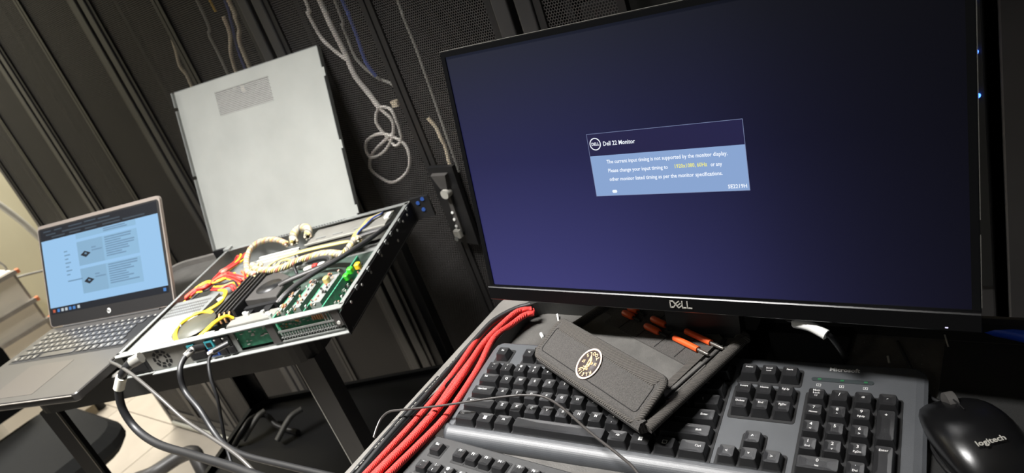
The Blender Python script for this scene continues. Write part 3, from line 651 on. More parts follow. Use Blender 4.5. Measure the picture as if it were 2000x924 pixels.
def drivers():
    O = Vector((-452, 490)); ex = Vector((.897, -.442)); ey = Vector((.442, .897))
    def g(x, y, z): p = O+ex*x+ey*y; return (p.x, p.y, -450+z)
    def drv(y, x0, x1, tip, label, segs):
        t = thing('screwdriver', label, 'screwdriver', g(x0, y, 12), ((.897, -.442, 0), (.442, .897, 0), (0, 0, 1)), group='orange screwdrivers in the pouch')
        for a, b in segs: MB('dorange').tube([(a-x0, 0, 0), (b-x0, 0, 0)], 3.4, 10).build('shaft', t)
        if segs[0][1] < tip-14: MB('blkmatte').tube([(segs[0][0]-x0, 0, -.4), (segs[-1][1]-x0-2, 0, -.4)], 2.6, 8).build('core', t)
        MB('steel').tube([(segs[-1][1]-x0, 0, 0), (tip-8-x0, 0, 0), (tip-4-x0, 0, 0), (tip-x0, 0, 0)], lambda q: 2 if q < .5 else 2.4-.9*q, 10).build('blade', t)
    drv(106, 40, 150, 160, 'nearer orange screwdriver in the pouch, brightly lit shaft and steel tip', [(50, 70), (92, 114), (131, 150)] if 0 else [(111, 146)])
    drv(121, 40, 150, 166, 'second orange screwdriver further back with steel tip, half in shadow', [(113, 149)])
    for y, a, b, lb in ((100, 67, 90, 'orange driver handle in shadow, left of the lit screwdriver'), (113, 63, 86, 'orange driver handle furthest under the monitor chin'),
                        (103, 24, 42, 'leftmost orange driver tip, nearer of the small pair'), (113, 22, 38, 'leftmost orange driver tip, farther of the small pair')):
        q = thing('screwdriver', lb, 'screwdriver', g(a, y+3.5, 12), ((.897, -.442, 0), (.442, .897, 0), (0, 0, 1)), group='orange screwdrivers in the pouch')
        MB('dorange').tube([(0, 0, 0), (2, 0, 0), (b-a-2, 0, 0), (b-a, 0, 0)], lambda s: 3 if s in (0, 1) else 4, 10).build('handle', q)
        MB('blkmatte').tube([(b-a, 0, 0), (b-a+12, 0, -.6)], 1.6, 8).build('core', q)
drivers()

# ------------------------------------------------------------------ cables on the right cart
def strand(pts, r, m, name, label, cat='cable', group=None, n=8, res=8): return wbuild(MB(m).tube(pts, r, n, res=res), name, label, cat, group)
def desk_cables():
    g = 'red braided cables on the cart rim'; z = -466
    strand([(-540, 606, -468), (-550, 597, z), (-566, 574, z), (-571, 535, z), (-568, 488, z), (-564, 445, z), (-558, 401, z), (-559, 359, z), (-563, 323, z), (-567, 290, z), (-572, 250, z)], 4.2, 'braid', 'red_cable', 'red braided cable, left one of the bright pair along the keyboard', 'cable', g)
    strand([(-538, 601, -468), (-547, 593, z), (-556, 570, z), (-560, 536, z+4), (-550, 486, z), (-541, 435, z), (-537, 393, z), (-541, 355, z), (-546, 320, z), (-549, 296, z), (-552, 250, z)], 4.2, 'braid', 'red_cable', 'red braided cable, right one of the pair nearest the keyboard', 'cable', g)
    strand([(-541, 603, -463), (-555, 591, -459), (-562, 560, -459), (-564, 515, -458.5), (-553, 450, -459), (-548, 401, -459), (-550, 359, -460), (-555, 323, -461), (-558, 290, -461), (-562, 250, -462)], 3.8, 'braid', 'red_cable', 'red braided cable lying on top between the outer two', 'cable', g)
    strand([(-560, 606, -467), (-577, 591, z), (-589, 566, z), (-589, 535, z), (-582, 490, z), (-576, 430, -467), (-575, 380, -467), (-577, 330, -467), (-581, 260, -467)], 3.6, 'braid', 'red_cable', 'red braided cable arching out left of the printed black cable', 'cable', g)
    o = strand([(-548, 612, -462), (-566, 598, -461), (-583, 570, -461), (-589, 535, -464), (-594, 481, -468), (-593, 414, -468), (-593, 357, -468), (-590, 300, -468), (-590, 250, -468)], 3.4, 'cable', 'printed_cable', 'black cable with fine white print lying on the grey rim', 'cable')
    random.seed(3); pr = MB('mgrey'); y = 560
    while y > 300:                                                  # worn white print, too small to read
        l = random.uniform(1.5, 5); x = -590.6 if y > 535 else -594+(.6 if y < 460 else 0)
        pr.loft([[(x-.6+d, yy, -464.35+d*.2) for yy in (y, y-l)]+[(x+.5+d, yy, -464.35) for yy in (y-l, y)] for d in (0,)]+[[(x-.6, yy, -464.25) for yy in (y, y-l)]+[(x+.5, yy, -464.25) for yy in (y-l, y)]])
        y -= l+random.uniform(1, 2.6) if random.random() < .85 else 22
    pm = pr.build('cable_print', o); pm.location = WP(0, 0, 0)-o.location
    strand([(-600, 460, -469), (-601, 414, -469), (-601, 357, -469), (-599, 300, -469), (-599, 250, -469)], 2.2, 'cable', 'thin_black_cable', 'thin black cable along the rim left of the printed one')
    strand([(-571, 470, -467), (-583, 400, -467), (-585, 357, -467), (-583, 300, -467), (-584, 250, -467)], 2.6, 'blkgloss', 'thin_black_cable', 'shiny black cable between the printed cable and the red ones')
    strand([(-617, 352, -471), (-619, 363, -466), (-618, 374, -461), (-608, 381, -456), (-587, 385, -453), (-536, 396, -448), (-485, 410, -443), (-448, 420, -440), (-430, 424, -439.5), (-409, 426, -440), (-381, 416, -441), (-337, 391, -440), (-295, 370, -440), (-272, 356, -440), (-230, 320, -445)], 1.35, 'swire', 'stray_wire', 'thin dark wire curving over the keyboard keys and red cables')
    for p, r_ in (((-573.5, 408, -464), 1.6), ((-561, 440, -466), 1.4), ((-541, 375, -466), 1.3)): pass
desk_cables()
def debris():
    def stick(a, b, r, label, m='wht'): wbuild(MB(m).tube([a, b], r, 6), 'plastic_offcut', label, 'offcut')
    stick((-515, 619, -481), (-506, 605, -485), 1.1, 'white plastic offcut standing on the tray left of the pouch')
    stick((-519, 579, -484), (-510, 570, -483), 2.2, 'short white offcut between the keyboard and the pouch corner')
    stick((-116, 588, -482), (-114, 581, -484.5), 1.1, 'short white offcut behind the keyboard right of centre', 'lgrey')
    stick((-74, 634, -478), (-68, 612, -484.5), .8, 'thin pale offcut under the monitor right corner', 'lgrey')
    w = wbuild(MB('cable').tube([(-250, 640, -440), (-205, 570, -412), (-186, 535, -403), (-173, 529, -401), (-150, 521, -406), (-145, 530, -425), (-148, 565, -470), (-160, 600, -483)], 2.6, 8, res=6), 'tagged_cable', 'black cable with a white tag under the monitor', 'cord')
    o = MB('wht').tube([(-178, 530, -404), (-168, 526.5, -403), (-160, 524, -404), (-149, 519.5, -407.5)], 4.8, 8, res=4).mesh('paper_tag')
    g = put('paper_tag', o, w, 'white tag'); g.location = WP(0, 0, 0)-w.location-Vector((0, 0, 0)); 
    wbuild(MB('navy').tube([(-62, 634, -475), (-30, 630, -475), (0, 622, -476), (40, 612, -477)], 6.5, 10, res=5), 'blue_tube', 'blue tube lying behind the mouse at the right edge', 'tube')
    random.seed(9)
    m = MB('lgrey')
    for k in range(60):
        x, y = random.uniform(-545, 20), random.uniform(575, 622); s = random.uniform(.2, .5); m.box(x, y, -485.9, x+s, y+s, -485.9+s)
    for k in range(40):
        x, y = random.uniform(-70, 20), random.uniform(530, 620); s = random.uniform(.2, .5); m.box(x, y, -485.9, x+s, y+s, -485.9+s)
    o = wbuild(m, 'dust_specks', 'pale dust specks scattered on the dark tray', 'dust'); o['kind'] = 'stuff'
debris()

# ------------------------------------------------------------------ laptop
def laptop():
    t = thing('laptop', 'open dark grey laptop showing a light blue web page', 'laptop', (-1680, 408, -448), yaw=18.3)
    W, DP = 357, 252
    b = MB('lapdeck'); b.slab(rr(0, -DP, W, 6, 9, 4), -16, 0, 2); b.build('base', t)
    MB('well').rbox(20, -122, -.4, W-20, -16, .25, 4, 0).build('key_bed', t)
    kw = 17.2; km = MB('lapkey').slab(rr(-7.4, -7.2, 7.4, 7.2, 1.6, 2), 0, 1.6, .5).mesh('key'); kt = MB('lapkey').slab(rr(-7.4, -3.8, 7.4, 3.8, 1.4, 2), 0, 1.6, .5).mesh('key')
    tip = MB('lgrey').add([(-3.6, -1.8, 1.68), (-.2, -1.8, 1.68), (-.2, 2.6, 1.68), (-3.6, 2.6, 1.68)], [(0, 1, 2, 3)]).mesh('legend')
    def key(x, y, me, sx=1, lg=True):
        o = put('key', me, t, None, (x, y, .2)); o.scale = (sx, 1, 1)
        if lg: put('legend', tip, o)
    for i in range(18): key(28+i*17.7, -22, kt)
    for r in range(4):
        off = (0, 7, 10, 16)[r]
        for i in range(17 if r == 0 else 16): key(30+off+i*kw+(0 if r else 0), -36-r*17.6, km)
        if off > 5: key(24+off/2, -36-r*17.6, km, off/13, False)
    for x, w in ((30, 1.1), (49, .9), (66, .9), (84, .9), (148, 6.4), (212, .9), (230, .9), (250, 1), (270, 1), (288, 1), (306, 1), (324, 1)): key(x, -107, km, w, w < 2)
    MB('pad').rbox(112, -236, -.2, 232, -140, .35, 3, 0).build('touchpad', t)
    MB('alu').tube([(9, -DP-.2, -3), (W-9, -DP-.2, -3)], 1.1, 6).build('front_edge', t)
    MB('wht').cyl((W-4, -DP+5, -1), (W-4, -DP+5, .4), 2, 8).build('corner_glint', t) if 0 else None
    MB('lapbez').cyl((40, 4, -2), (W-40, 4, -2), 5, 10).build('hinge', t)
    a = math.radians(28); w = Vector((0, math.sin(a), math.cos(a))); n = Vector((0, -math.cos(a), math.sin(a)))
    def P(x, h, d=0): return tuple(Vector((x, 4, 2))+w*h+n*d)
    HL = 219
    l = MB('laplid'); l.loft([[P(x, h, d) for x, h in rr(0, 0, W, HL, 9, 4)] for d in (-6, 0)]); lid = l.build('screen_lid', t)
    z = MB('lapbez'); z.loft([[P(x, h, d) for x, h in rr(3, 2, W-3, HL-7, 6, 4)] for d in (0, .8)]); z.build('bezel', lid)
    x0, x1, h0, h1 = 9, W-9, 27, HL-10
    def q(m, u0, v0, u1, v1, d, name='screen_area'):
        A = lambda u, v: P(x0+(x1-x0)*u, h1-(h1-h0)*v, d)
        return MB(m).add([A(u0, v1), A(u1, v1), A(u1, v0), A(u0, v0)], [(0, 1, 2, 3)]).build(name, lid)
    E_ = lambda k, c, s=1: M.setdefault(k, emat(k, c, s))
    E_('page', (152, 196, 234)); E_('card', (141, 184, 216)); E_('cell', (134, 174, 204)); E_('dark', (22, 26, 32)); E_('line', (112, 146, 176)); E_('bar', (62, 74, 84)); E_('pic', (26, 30, 38)); E_('ico', (70, 130, 200)); E_('ico2', (190, 200, 205)); E_('ico3', (190, 90, 60))
    q('dark', 0, 0, 1, 1, 1, 'display'); q('page', 0, .135, 1, .925, 1.1, 'web_page')
    for v0, v1 in ((.14, .2), (.235, .51), (.545, .83)):
        q('card', .31, v0, .82, v1, 1.2, 'web_card')
    for v0, v1 in ((.235, .51), (.545, .83)): q('cell', .31, v0, .53, v1, 1.3, 'card_cell')
    tx = MB('line'); random.seed(5)
    def line(u0, u1, v, m=tx, d=1.4, e=.007):
        A = lambda u, vv: P(x0+(x1-x0)*u, h1-(h1-h0)*vv, d); m.add([A(u0, v+e), A(u1, v+e), A(u1, v-e), A(u0, v-e)], [(0, 1, 2, 3)])
    for v in (.155, .178): line(.55, random.uniform(.66, .78), v)
    for k in range(9):
        line(.55, random.uniform(.68, .8), .255+k*.026); line(.55, random.uniform(.68, .8), .565+k*.026)
    for v in (.35, .655): line(.43, .47, v-.02); line(.43, .52, v+.012)
    for k in range(7): line(.19, .22+.02*(k % 2), .31+k*.045)
    line(.19, .32, .655); tx.build('text_lines', lid)['kind'] = 'stuff'
    for v in (.385, .69):
        A = lambda u, vv: P(x0+(x1-x0)*u, h1-(h1-h0)*vv, 1.5)
        MB('pic').add([A(.33, v+.005), A(.375, v+.04), A(.42, v), A(.37, v-.035)], [(0, 1, 2, 3)]).build('product_picture', lid)
        MB('card').add([A(.365, v+.004), A(.385, v+.012), A(.39, v-.006), A(.37, v-.014)], [(0, 1, 2, 3)]).build('product_glint', lid)
    bt = MB('bar')
    for u0, u1, v in ((.03, .1, .03), (.13, .2, .03), (.26, .38, .03), (.4, .5, .025), (.52, .62, .03), (.05, .14, .07), (.2, .7, .07), (.1, .22, .105), (.26, .36, .105), (.4, .5, .105), (.55, .7, .105), (.72, .9, .105)): line(u0, u1, v, bt, 1.3, .008)
    bt.build('browser_bar', lid)
    for u, m in zip((.03, .07, .105, .14, .175, .21, .25, .97), ('ico3', 'ico', 'ico2', 'ico2', 'ico', 'ico', 'ico2', 'ico')): q(m, u-.011, .945, u+.011, .98, 1.3, 'taskbar_icon')
    c = Vector(P(W/2, 14, 1)); nn = 24
    MB('wht').add([tuple(c+Vector((5.2*math.cos(2*math.pi*k/nn), 0, 0))+w*5.2*math.sin(2*math.pi*k/nn)) for k in range(nn)], [tuple(range(nn))]).build('round_logo', lid)
    o = put('logo_lettering', text_mesh('hp', 8.5, 'lapbez', .25), lid, None, tuple(c+n*.5+w*.4)); o.rotation_euler = (math.pi/2-a, 0, 0)
laptop()

# ------------------------------------------------------------------ opened rack server
def twist(mb, pts, R, r, mats, pitch=22, n=6, res=10):
    P = smooth(pts, res); L = [0]
    for a, b in zip(P, P[1:]): L.append(L[-1]+(b-a).length)
    for k, m in enumerate(mats):
        out = []
        for i, p in enumerate(P):
            t = (P[min(i+1, len(P)-1)]-P[max(i-1, 0)]).normalized(); a = t.cross(Vector((0, 0, 1))); a = a.normalized() if a.length > 1e-3 else Vector((1, 0, 0)); b = a.cross(t)
            ph = 2*math.pi*(L[i]/pitch+k/len(mats)); out.append(p+a*R*math.cos(ph)+b*R*math.sin(ph))
        mb.tube(out, r, n, m)
def server():
    t = thing('rack_server', 'opened flat rack server with bare boards and bundled wires on the left cart', 'server', (-1230.8, 351, -466.6), yaw=24.5)
    W, D, Z = 437, 379, 43
    MB('galvs').box(0, 0, 0, W, D, 1.2).build('chassis_floor', t)
    m = MB('galvs'); m.box(0, 0, 1.2, 1.4, D, Z).box(0, 4, Z-1.2, 8, D-8, Z).build('left_wall', t)
    r = MB('chblk').box(W-1.4, -14, -2, W, D+4, Z-4).build('right_wall', t)
    lp = MB('galvs').box(W-9, 6, Z-1.2, W-1.5, D-4, Z).box(W-2.6, 0, 2, W-1.5, D, Z-1).build('right_lip', t)
    for y in (60, 118, 176, 214, 246, 300, 352):
        MB('galvs').rbox(W-2, y-5, Z-8, W+1.2, y+5, Z-2, 1.2, .4).build('lid_tab', t)
    for y, z in ((342, 30), (313, 30), (275, 30), (260, 16), (218, 33), (178, 30), (120, 30), (77, 32), (26, 32)): MB('offwht').cyl((W, y, z), (W+1, y, z), 2.6, 10).build('screw', r)
    # rear panel
    p = MB('galvs', 'galvd'); y = -1.4
    p.box(0, -6, Z-1.3, W, 9, Z); p.box(0, y, Z-5, W, 0, Z-1.3); p.box(0, -6, 0, 60, 1, 1.4); p.box(60, y, 0, W, 0, 4); p.box(60, -10, -1, W, 0, .4)
    p.box(0, y, 1.4, 14, 0, Z-5); p.box(140, y, 26, 182, 0, Z-5); p.box(226, y, 1.4, 236, 0, Z-5); p.box(228, y, 1.4, W, 0, 4); p.build('rear_panel', t)
    q = MB('chblk'); q.rbox(14, -3, 4, 58, 0, Z-6, 2, 1).box(18, -4, 8, 52, -2.9, 36).build('power_inlet', t)
    f = MB('mgrey').box(58, -2, 3, 140, 0, Z-5).build('supply_back', t)
    fan = MB('blk')
    for rad, wd_ in ((15, 2.6), (8.5, 2)):
        k = 36
        for i in range(9 if rad > 10 else 6):
            a0 = 2*math.pi*i/(9 if rad > 10 else 6); a1 = a0+2*math.pi/(9 if rad > 10 else 6)*.72
            for j in range(4):
                b0 = a0+(a1-a0)*j/4; b1 = a0+(a1-a0)*(j+1)/4
                fan.add([(88+rr_*math.cos(b), -2.3, 21+rr_*math.sin(b)) for rr_, b in ((rad-wd_, b0), (rad+wd_, b0), (rad+wd_, b1), (rad-wd_, b1))], [(0, 1, 2, 3)])
    fan.build('fan_grille', f)
    for x0, x1, z0, z1, mt, nm in ((144, 176, 6, 24, 'blk', 'video_port'), (146, 160, 27, 36, 'teal', 'teal_port'), (180, 196, 22, 36, 'teal', 'teal_port'), (180, 197, 6, 20, 'bluep', 'blue_port'), (199, 213, 20, 37, 'chblk', 'network_port'), (199, 213, 4, 18, 'chblk', 'network_port'), (215, 228, 20, 37, 'chblk', 'network_port'), (215, 228, 4, 18, 'chblk', 'network_port')):
        o = MB(mt).rbox(x0, -5, z0, x1, 14, z1, 1, .4).build(nm, t)
        MB('well').box(x0+3, -5.4, z0+3, x1-3, -4.9, z1-3).build('port_opening', o)
        if nm == 'network_port' and z0 > 10: MB('offwht').box(x0+1, -5.5, z1-3, x0+4, -5, z1-1).build('port_light', o)
    MB('pcb').box(236, 3, 6, 296, 5, 40).build('upright_board', t)
    wv = MB('offwht'); random.seed(11)
    for k in range(14): x = random.uniform(240, 290); z = random.uniform(10, 36); wv.box(x, 1.6, z, x+random.uniform(2, 7), 3, z+random.uniform(1, 3))
    wv.build('board_parts', t)['kind'] = 'stuff'
    MB('dgrey').rbox(298, -4, 5, 312, 4, 40, 1, .5).build('bracket', t)
    g = MB('galvs'); g.box(314, -3, 21, 424, 0, 24).box(314, -3, 4, 424, 0, 6)
    for i in range(22):
        for j in range(2): g.box(318+i*4.8, -2.6, 8+j*6, 319.6+i*4.8, -1, 14+j*6)
    for i in range(5): g.box(400+i*5, -2.6, 24, 402+i*5, -1, 38)
    g.box(314, -2.6, 10.6, 424, -1, 12); g.build('slot_grille', t)
    MB('pcb').box(316, 4, 14, 410, 6, 40).build('slot_board', t)
    cp = MB('copper')
    for i in range(6): cp.box(378+i*4, 2, 28-i*.3, 380.4+i*4, 4, 36)
    cp.build('contacts', t)['kind'] = 'stuff'
    cw = MB('offwht', 'lgrey', 'copper')
    for i in range(46): x = random.uniform(318, 404); z = random.uniform(25, 36); cw.box(x, 2.4, z, x+random.uniform(1, 4), 4, z+random.uniform(1, 2.5), random.choice((0, 1, 1, 2)))
    cw.build('board_parts', t)['kind'] = 'stuff'
    sc = MB('dgrey').rbox(414, -4, 12, 428, 3, Z-3, 1, .5).build('card_bracket', t); MB('offwht').cyl((421, -4, 18), (421, -5.4, 18), 3, 10).build('screw', sc)
    # boards
    MB('pcbd').box(112, 4, 5, 432, 262, 7).build('mainboard', t)
    # power supply
    s = MB('galvd'); s.box(3, 2, 2, 104, 172, 37); s = s.build('power_supply', t)
    lb = MB('slabel').box(14, 8, 37, 98, 108, 37.4).build('paper_label', s)
    tl = MB('dgrey')
    for k in range(9):
        yy = 18+k*9
        for j in range(6): 
            if random.random() < .7: tl.box(18+j*13, yy, 37.4, 18+j*13+random.uniform(5, 11), yy+1.5, 37.6)
    tl.build('label_print', lb)['kind'] = 'stuff'
    MB('dgrey').box(78, 6, 37.4, 100, 22, 37.7).build('label_barcode', lb)
    vt = MB('dgrey')
    for j in range(4):
        for i in range(17): vt.rbox(12+i*5, 116+j*12, 37, 14.6+i*5, 124+j*12, 37.3, 1, 0, k=1)
    vt.build('vent_slots', s)
    # coil of yellow wires on a grey film
    MB('film').lathe([(0, 0), (39, 0), (39, 1), (0, 1)], (122, 58, 36.8), 28).build('grey_film', t)
    yw = MB('yel', 'lgrey')
    for k in range(3):
        d = k*2.4; yw.tube([(150+d, 14, 34), (126, 12+d, 35), (100+d, 30, 37), (84+d, 60, 38+k), (84+d, 84, 39), (98, 98+d, 39), (122, 104-d, 38), (138, 96-d, 36)], 2, 7, res=6)
    for k in range(2): yw.tube([(150, 16, 33), (160+k*4, 34, 36), (166+k*4, 56, 37), (176+k*3, 72, 35), (186, 76, 26)], 2.6, 7, res=6)
    for k in range(3): yw.tube([(118+k*3, 104, 38), (134+k*2, 122, 39), (128+k*2, 148, 38), (114+k*2, 174, 36), (92+k*2, 190, 34), (70, 205, 30)], 2.3, 7, res=6)
    yw.build('yellow_wires', t)
    for c in ((84, 66, 38), (130, 136, 39)): MB('offwht').lathe([(0, -4), (6, -3), (6, 3), (0, 4)], c, 10).build('cable_tie', t)
    MB('teal').rbox(146, 8, 30, 162, 18, 36, 2, 1).build('teal_plug', t)
    for x in (176, 186, 206): MB('offwht').rbox(x-5, 6, 22, x+4, 20, 40, 1, .5).build('white_plug', t)
    MB('blue').rbox(160, 22, 12, 176, 34, 30, 1, .5).build('blue_capacitor_block', t)
    # finned heatsink
    hs = MB('chblk').box(142, 96, 7, 186, 226, 12).build('heatsink', t)
    for i in range(5):
        fi = MB('dgrey').box(142+i*10.2, 84, 12, 144.2+i*10.2, 226, 37).build('heatsink_fin', hs)
    for i in range(4): MB('copper').tube([(146+i*10.2, 86, 35), (149+i*10.2, 76, 31), (150+i*10.2, 74, 22)], 1.6, 7, res=3).build('heat_pipe', hs)
    MB('chblk').box(184, 84, 7, 188, 226, 37.5).build('heatsink_side', hs)
    # black blower
    b = MB('dgrey'); b.slab([(190, 118), (262, 104), (254, 176), (214, 208), (190, 202)], 14, 35, 1.5); b = b.build('blower', t)
    MB('blk').lathe([(24, 0), (24, .6), (0, .7)], (222, 152, 35), 24).build('blower_ring', b)
    bb = MB('chblk'); bb.box(196, 96, 8, 262, 106, 28).box(200, 84, 8, 214, 96, 24).box(240, 78, 8, 256, 96, 26).build('sockets', t)
    for x, yy in ((204, 84), (212, 80), (246, 74), (262, 62), (270, 56)): MB('offwht').rbox(x-3, yy-3, 20, x+3, yy+3, 29, 1, .5).build('white_pin_cap', t)
    MB('mgrey').rbox(180, 54, 8, 276, 82, 24, 3, 2).build('grey_heat_spreader', t)
    # cards in a row on the right
    for x0, x1, y0, y1, kind in ((288, 300, 34, 118, 0), (314, 330, 32, 132, 1), (346, 368, 34, 142, 1), (380, 390, 30, 190, 2)):
        c = MB('pcb').box(x0, y0, 7, x0+2.4, y1+10, 31).box(x0, y0, 7, x1+4, y1, 10).build('riser_card', t)
        if kind < 2: MB('galvs').loft([[(x0+4, y0+18, z), (x1+2, y0+18, z), (x1+2, y1, z), (x0+4, y1, z)] for z in (12, 32)]).build('metal_can', c)
        ch = MB('offwht', 'copper', 'pink', 'dgrey', 'lgrey'); random.seed(int(x0))
        for k in range(34): xx = random.uniform(x0+1, x1); yy = random.uniform(y0, y1+8); ch.box(xx, yy, 31 if kind < 2 else 14, xx+random.uniform(1, 3), yy+random.uniform(1.5, 6), random.uniform(33, 36) if kind < 2 else 18, random.choice((0, 0, 4, 1, 2, 3, 3)))
        ch.build('card_parts', c)['kind'] = 'stuff'
    for c, m_ in (((384, 132, 26), 'grn'), ((388, 146, 30), 'grn'), ((398, 158, 30), 'yel'), ((356, 118, 36), 'paleyel')): MB(m_).rbox(c[0]-5, c[1]-6, c[2]-5, c[0]+5, c[1]+6, c[2]+6, 3, 1.5).build('card_socket', t)
    # memory slots and front bay
    for yy in (286, 298, 310): MB('offwht').rbox(112, yy, 7, 206, yy+6, 30-(298-yy)*.1, 1, .5).build('memory_slot', t)
    for k in range(5): MB('offwht').rbox(150+k*14, 272, 7, 156+k*14, 280, 24+k % 2*4, 1, .5).build('white_socket', t)
    hp = MB('mgrey').box(228, 306, 10, 402, 372, 36).build('drive_bay', t); MB('lgrey').box(226, 302, 34, 404, 306, 37).build('bay_edge', hp)
    for x in (258, 296, 344): MB('galvd').rbox(x-14, 320, 36, x+8, 324, 37.2, 1, .3).build('bay_slot', hp)
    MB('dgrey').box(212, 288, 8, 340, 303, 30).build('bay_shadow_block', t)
    fr = MB('galvd'); fr.box(0, D-2, 0, W, D, Z-1).box(0, D-12, Z-1.2, W, D, Z)
    fp = fr.build('front_panel', t); gr = MB('well')
    for i in range(34):
        for j in range(2): gr.rbox(70+i*6.5+(j*3), D-11+j*4.5, Z, 74+i*6.5+j*3, D-7.6+j*4.5, Z+.3, 1.4, 0, k=1)
    gr.build('vent_holes', fp)
    e = MB('chblk'); e.box(W-4, D+2, -1, W+38, D+10, Z+2).box(W+6, D+8, 4, W+26, D+22, 38); e = e.build('mounting_ear', t)
    for x, z in ((W+14, 34), (W+26, 40), (W+20, 18)): MB('bluep').cyl((x, D+1.8, z), (x, D+.4, z), 4, 12).build('ear_button', e)
    MB('chblk').box(-38, D+2, -1, 4, D+10, Z+2).build('mounting_ear', t)
    MB('galvs').rbox(-2, D-12, Z-2, 14, D+4, Z+5, 2, 1).build('front_corner_tab', t)
    # red and yellow supply wires
    rw = MB('red', 'yel', 'chblk', 'orange'); random.seed(21)
    def loose(base, n, spread, cols, r):
        for k in range(n):
            d = (random.uniform(-1, 1)*spread, random.uniform(-1, 1)*spread, random.uniform(-1, 1)*3)
            rw.tube([(x+d[0]+random.uniform(-2, 2), y+d[1]+random.uniform(-2, 2), min(z+d[2]+random.uniform(-1, 1), 46)) for x, y, z in base], r, 6, cols[k % len(cols)], res=6)
    loose([(20, 188, 34), (32, 208, 38), (52, 208, 39), (62, 224, 38), (76, 240, 40), (100, 230, 38), (132, 212, 32)], 9, 7, (0, 0, 3, 0, 2, 0, 1), 2)
    loose([(58, 236, 37), (62, 262, 41), (78, 288, 42), (72, 318, 39), (52, 345, 34), (34, 354, 22)], 8, 7, (0, 0, 1, 0, 2), 2)
    loose([(18, 192, 30), (22, 214, 37), (40, 226, 39), (62, 222, 38), (92, 246, 34)], 7, 6, (1, 0, 0, 2), 1.9)
    loose([(102, 266, 26), (114, 252, 35), (128, 236, 36), (136, 212, 30)], 5, 5, (0, 3, 0, 1), 1.9)
    loose([(70, 204, 38), (92, 200, 37), (110, 206, 36), (128, 190, 30)], 5, 5, (0, 1, 0, 2), 1.9)
    rw.build('supply_wires', t); MB('pink').lathe([(0, -5), (9, -4), (9, 4), (0, 5)], (62, 262, 41), 12).build('wire_tie', t)
    # braided bundles
    br = MB('twine', 'pink', 'paleyel', 'slabel', 'mgrey'); six = (0, 3, 1, 2, 0, 4)
    twist(br, [(161, 216, 37), (132, 236, 37), (112, 268, 40), (93, 304, 41), (80, 346, 43), (88, 370, 43), (110, 370, 43), (140, 356, 42), (174, 330, 38)], 4.2, 2.1, six, 26)
    twist(br, [(128, 262, 38), (148, 240, 39), (168, 224, 40), (199, 211, 40), (227, 210, 40), (248, 222, 40), (270, 229, 39), (296, 231, 39), (325, 222, 39), (352, 206, 38)], 4.6, 2.2, (0, 3, 2, 1, 0, 2), 30)
    twist(br, [(270, 234, 38), (300, 226, 39), (330, 214, 40), (352, 202, 40), (360, 216, 41), (361, 236, 42), (362, 256, 42), (372, 250, 40)], 4.4, 2.1, (0, 2, 3, 0, 4), 24)
    twist(br, [(196, 322, 40), (184, 344, 44), (182, 366, 47), (194, 376, 48), (212, 362, 46), (224, 330, 42)], 6, 2.6, (0, 3, 2, 0, 4, 3), 40)
    twist(br, [(130, 246, 36), (150, 256, 40), (158, 242, 40), (150, 228, 38)], 2.2, 1.6, (0, 2, 3), 24)
    br.build('braided_wires', t)
    MB('slabel').lathe([(0, -7), (9, -5), (9, 5), (0, 7)], (290, 184, 34), 12).build('cloth_wrap', t)
    MB('red').rbox(300, 178, 28, 310, 188, 42, 2, 1).build('red_plug', t); MB('offwht').rbox(312, 178, 28, 324, 190, 41, 2, 1).build('white_plug', t)
    MB('offwht').rbox(392, 332, 34, 404, 358, 40, 3, 1).build('white_plug', t)
    # fine yellow-green leads
    yg = MB('paleyel', 'mgrey', 'blue')
    for k in range(5): yg.tube([(340+k*3, 270, 32), (343+k*2, 292, 38), (353+k*2, 318, 41), (356+k*3, 342, 42), (372+k*2, 352, 42), (378, 370, 38)], 1.5, 6, (0, 0, 1, 0, 2)[k], res=6)
    for k in range(4): yg.tube([(150+k*4, 236, 30), (182, 260+k*3, 36), (203, 266+k*3, 36), (249, 268+k*3, 37), (318, 270+k*3, 34), (350, 276, 30)], 1.5, 6, (0, 2, 0, 0)[k], res=6)
    for k in range(3): yg.tube([(186+k*4, 236, 28), (190+k*3, 248, 34), (206, 252+k*3, 36), (230, 244+k*2, 32)], 1.5, 6, (0, 0, 1)[k], res=6)
    yg.build('thin_leads', t)
    # thick black data cables
    bc = MB('dgrey', 'chblk')
    for k in range(2): bc.tube([(270+k*5, 88, 30), (281+k*4, 100, 36), (296+k*4, 124, 39), (322+k*4, 157, 40), (352+k*4, 187, 40), (380+k*3, 222, 40), (398+k*3, 258, 38), (416, 320, 32)], 4.2, 8, k, res=8)
    for k in range(2): bc.tube([(250, 142+k*6, 36), (270, 147+k*5, 39), (300, 157+k*5, 40), (328, 170+k*4, 40), (338-k*3, 183, 41), (328-k*2, 200-k*3, 41), (304, 210-k*3, 40), (276, 214, 36)], 4, 8, k, res=8)
    for k in range(2): bc.tube([(330, 276+k*7, 30), (370, 286+k*7, 33), (425, 300+k*7, 30)], 3.4, 8, k, res=5)
    bc.build('data_cables', t)
    MB('blk').tube([(262, 186, 30), (254, 202, 40), (262, 216, 38)], 3, 7, res=5).build('black_tie', t)
server()
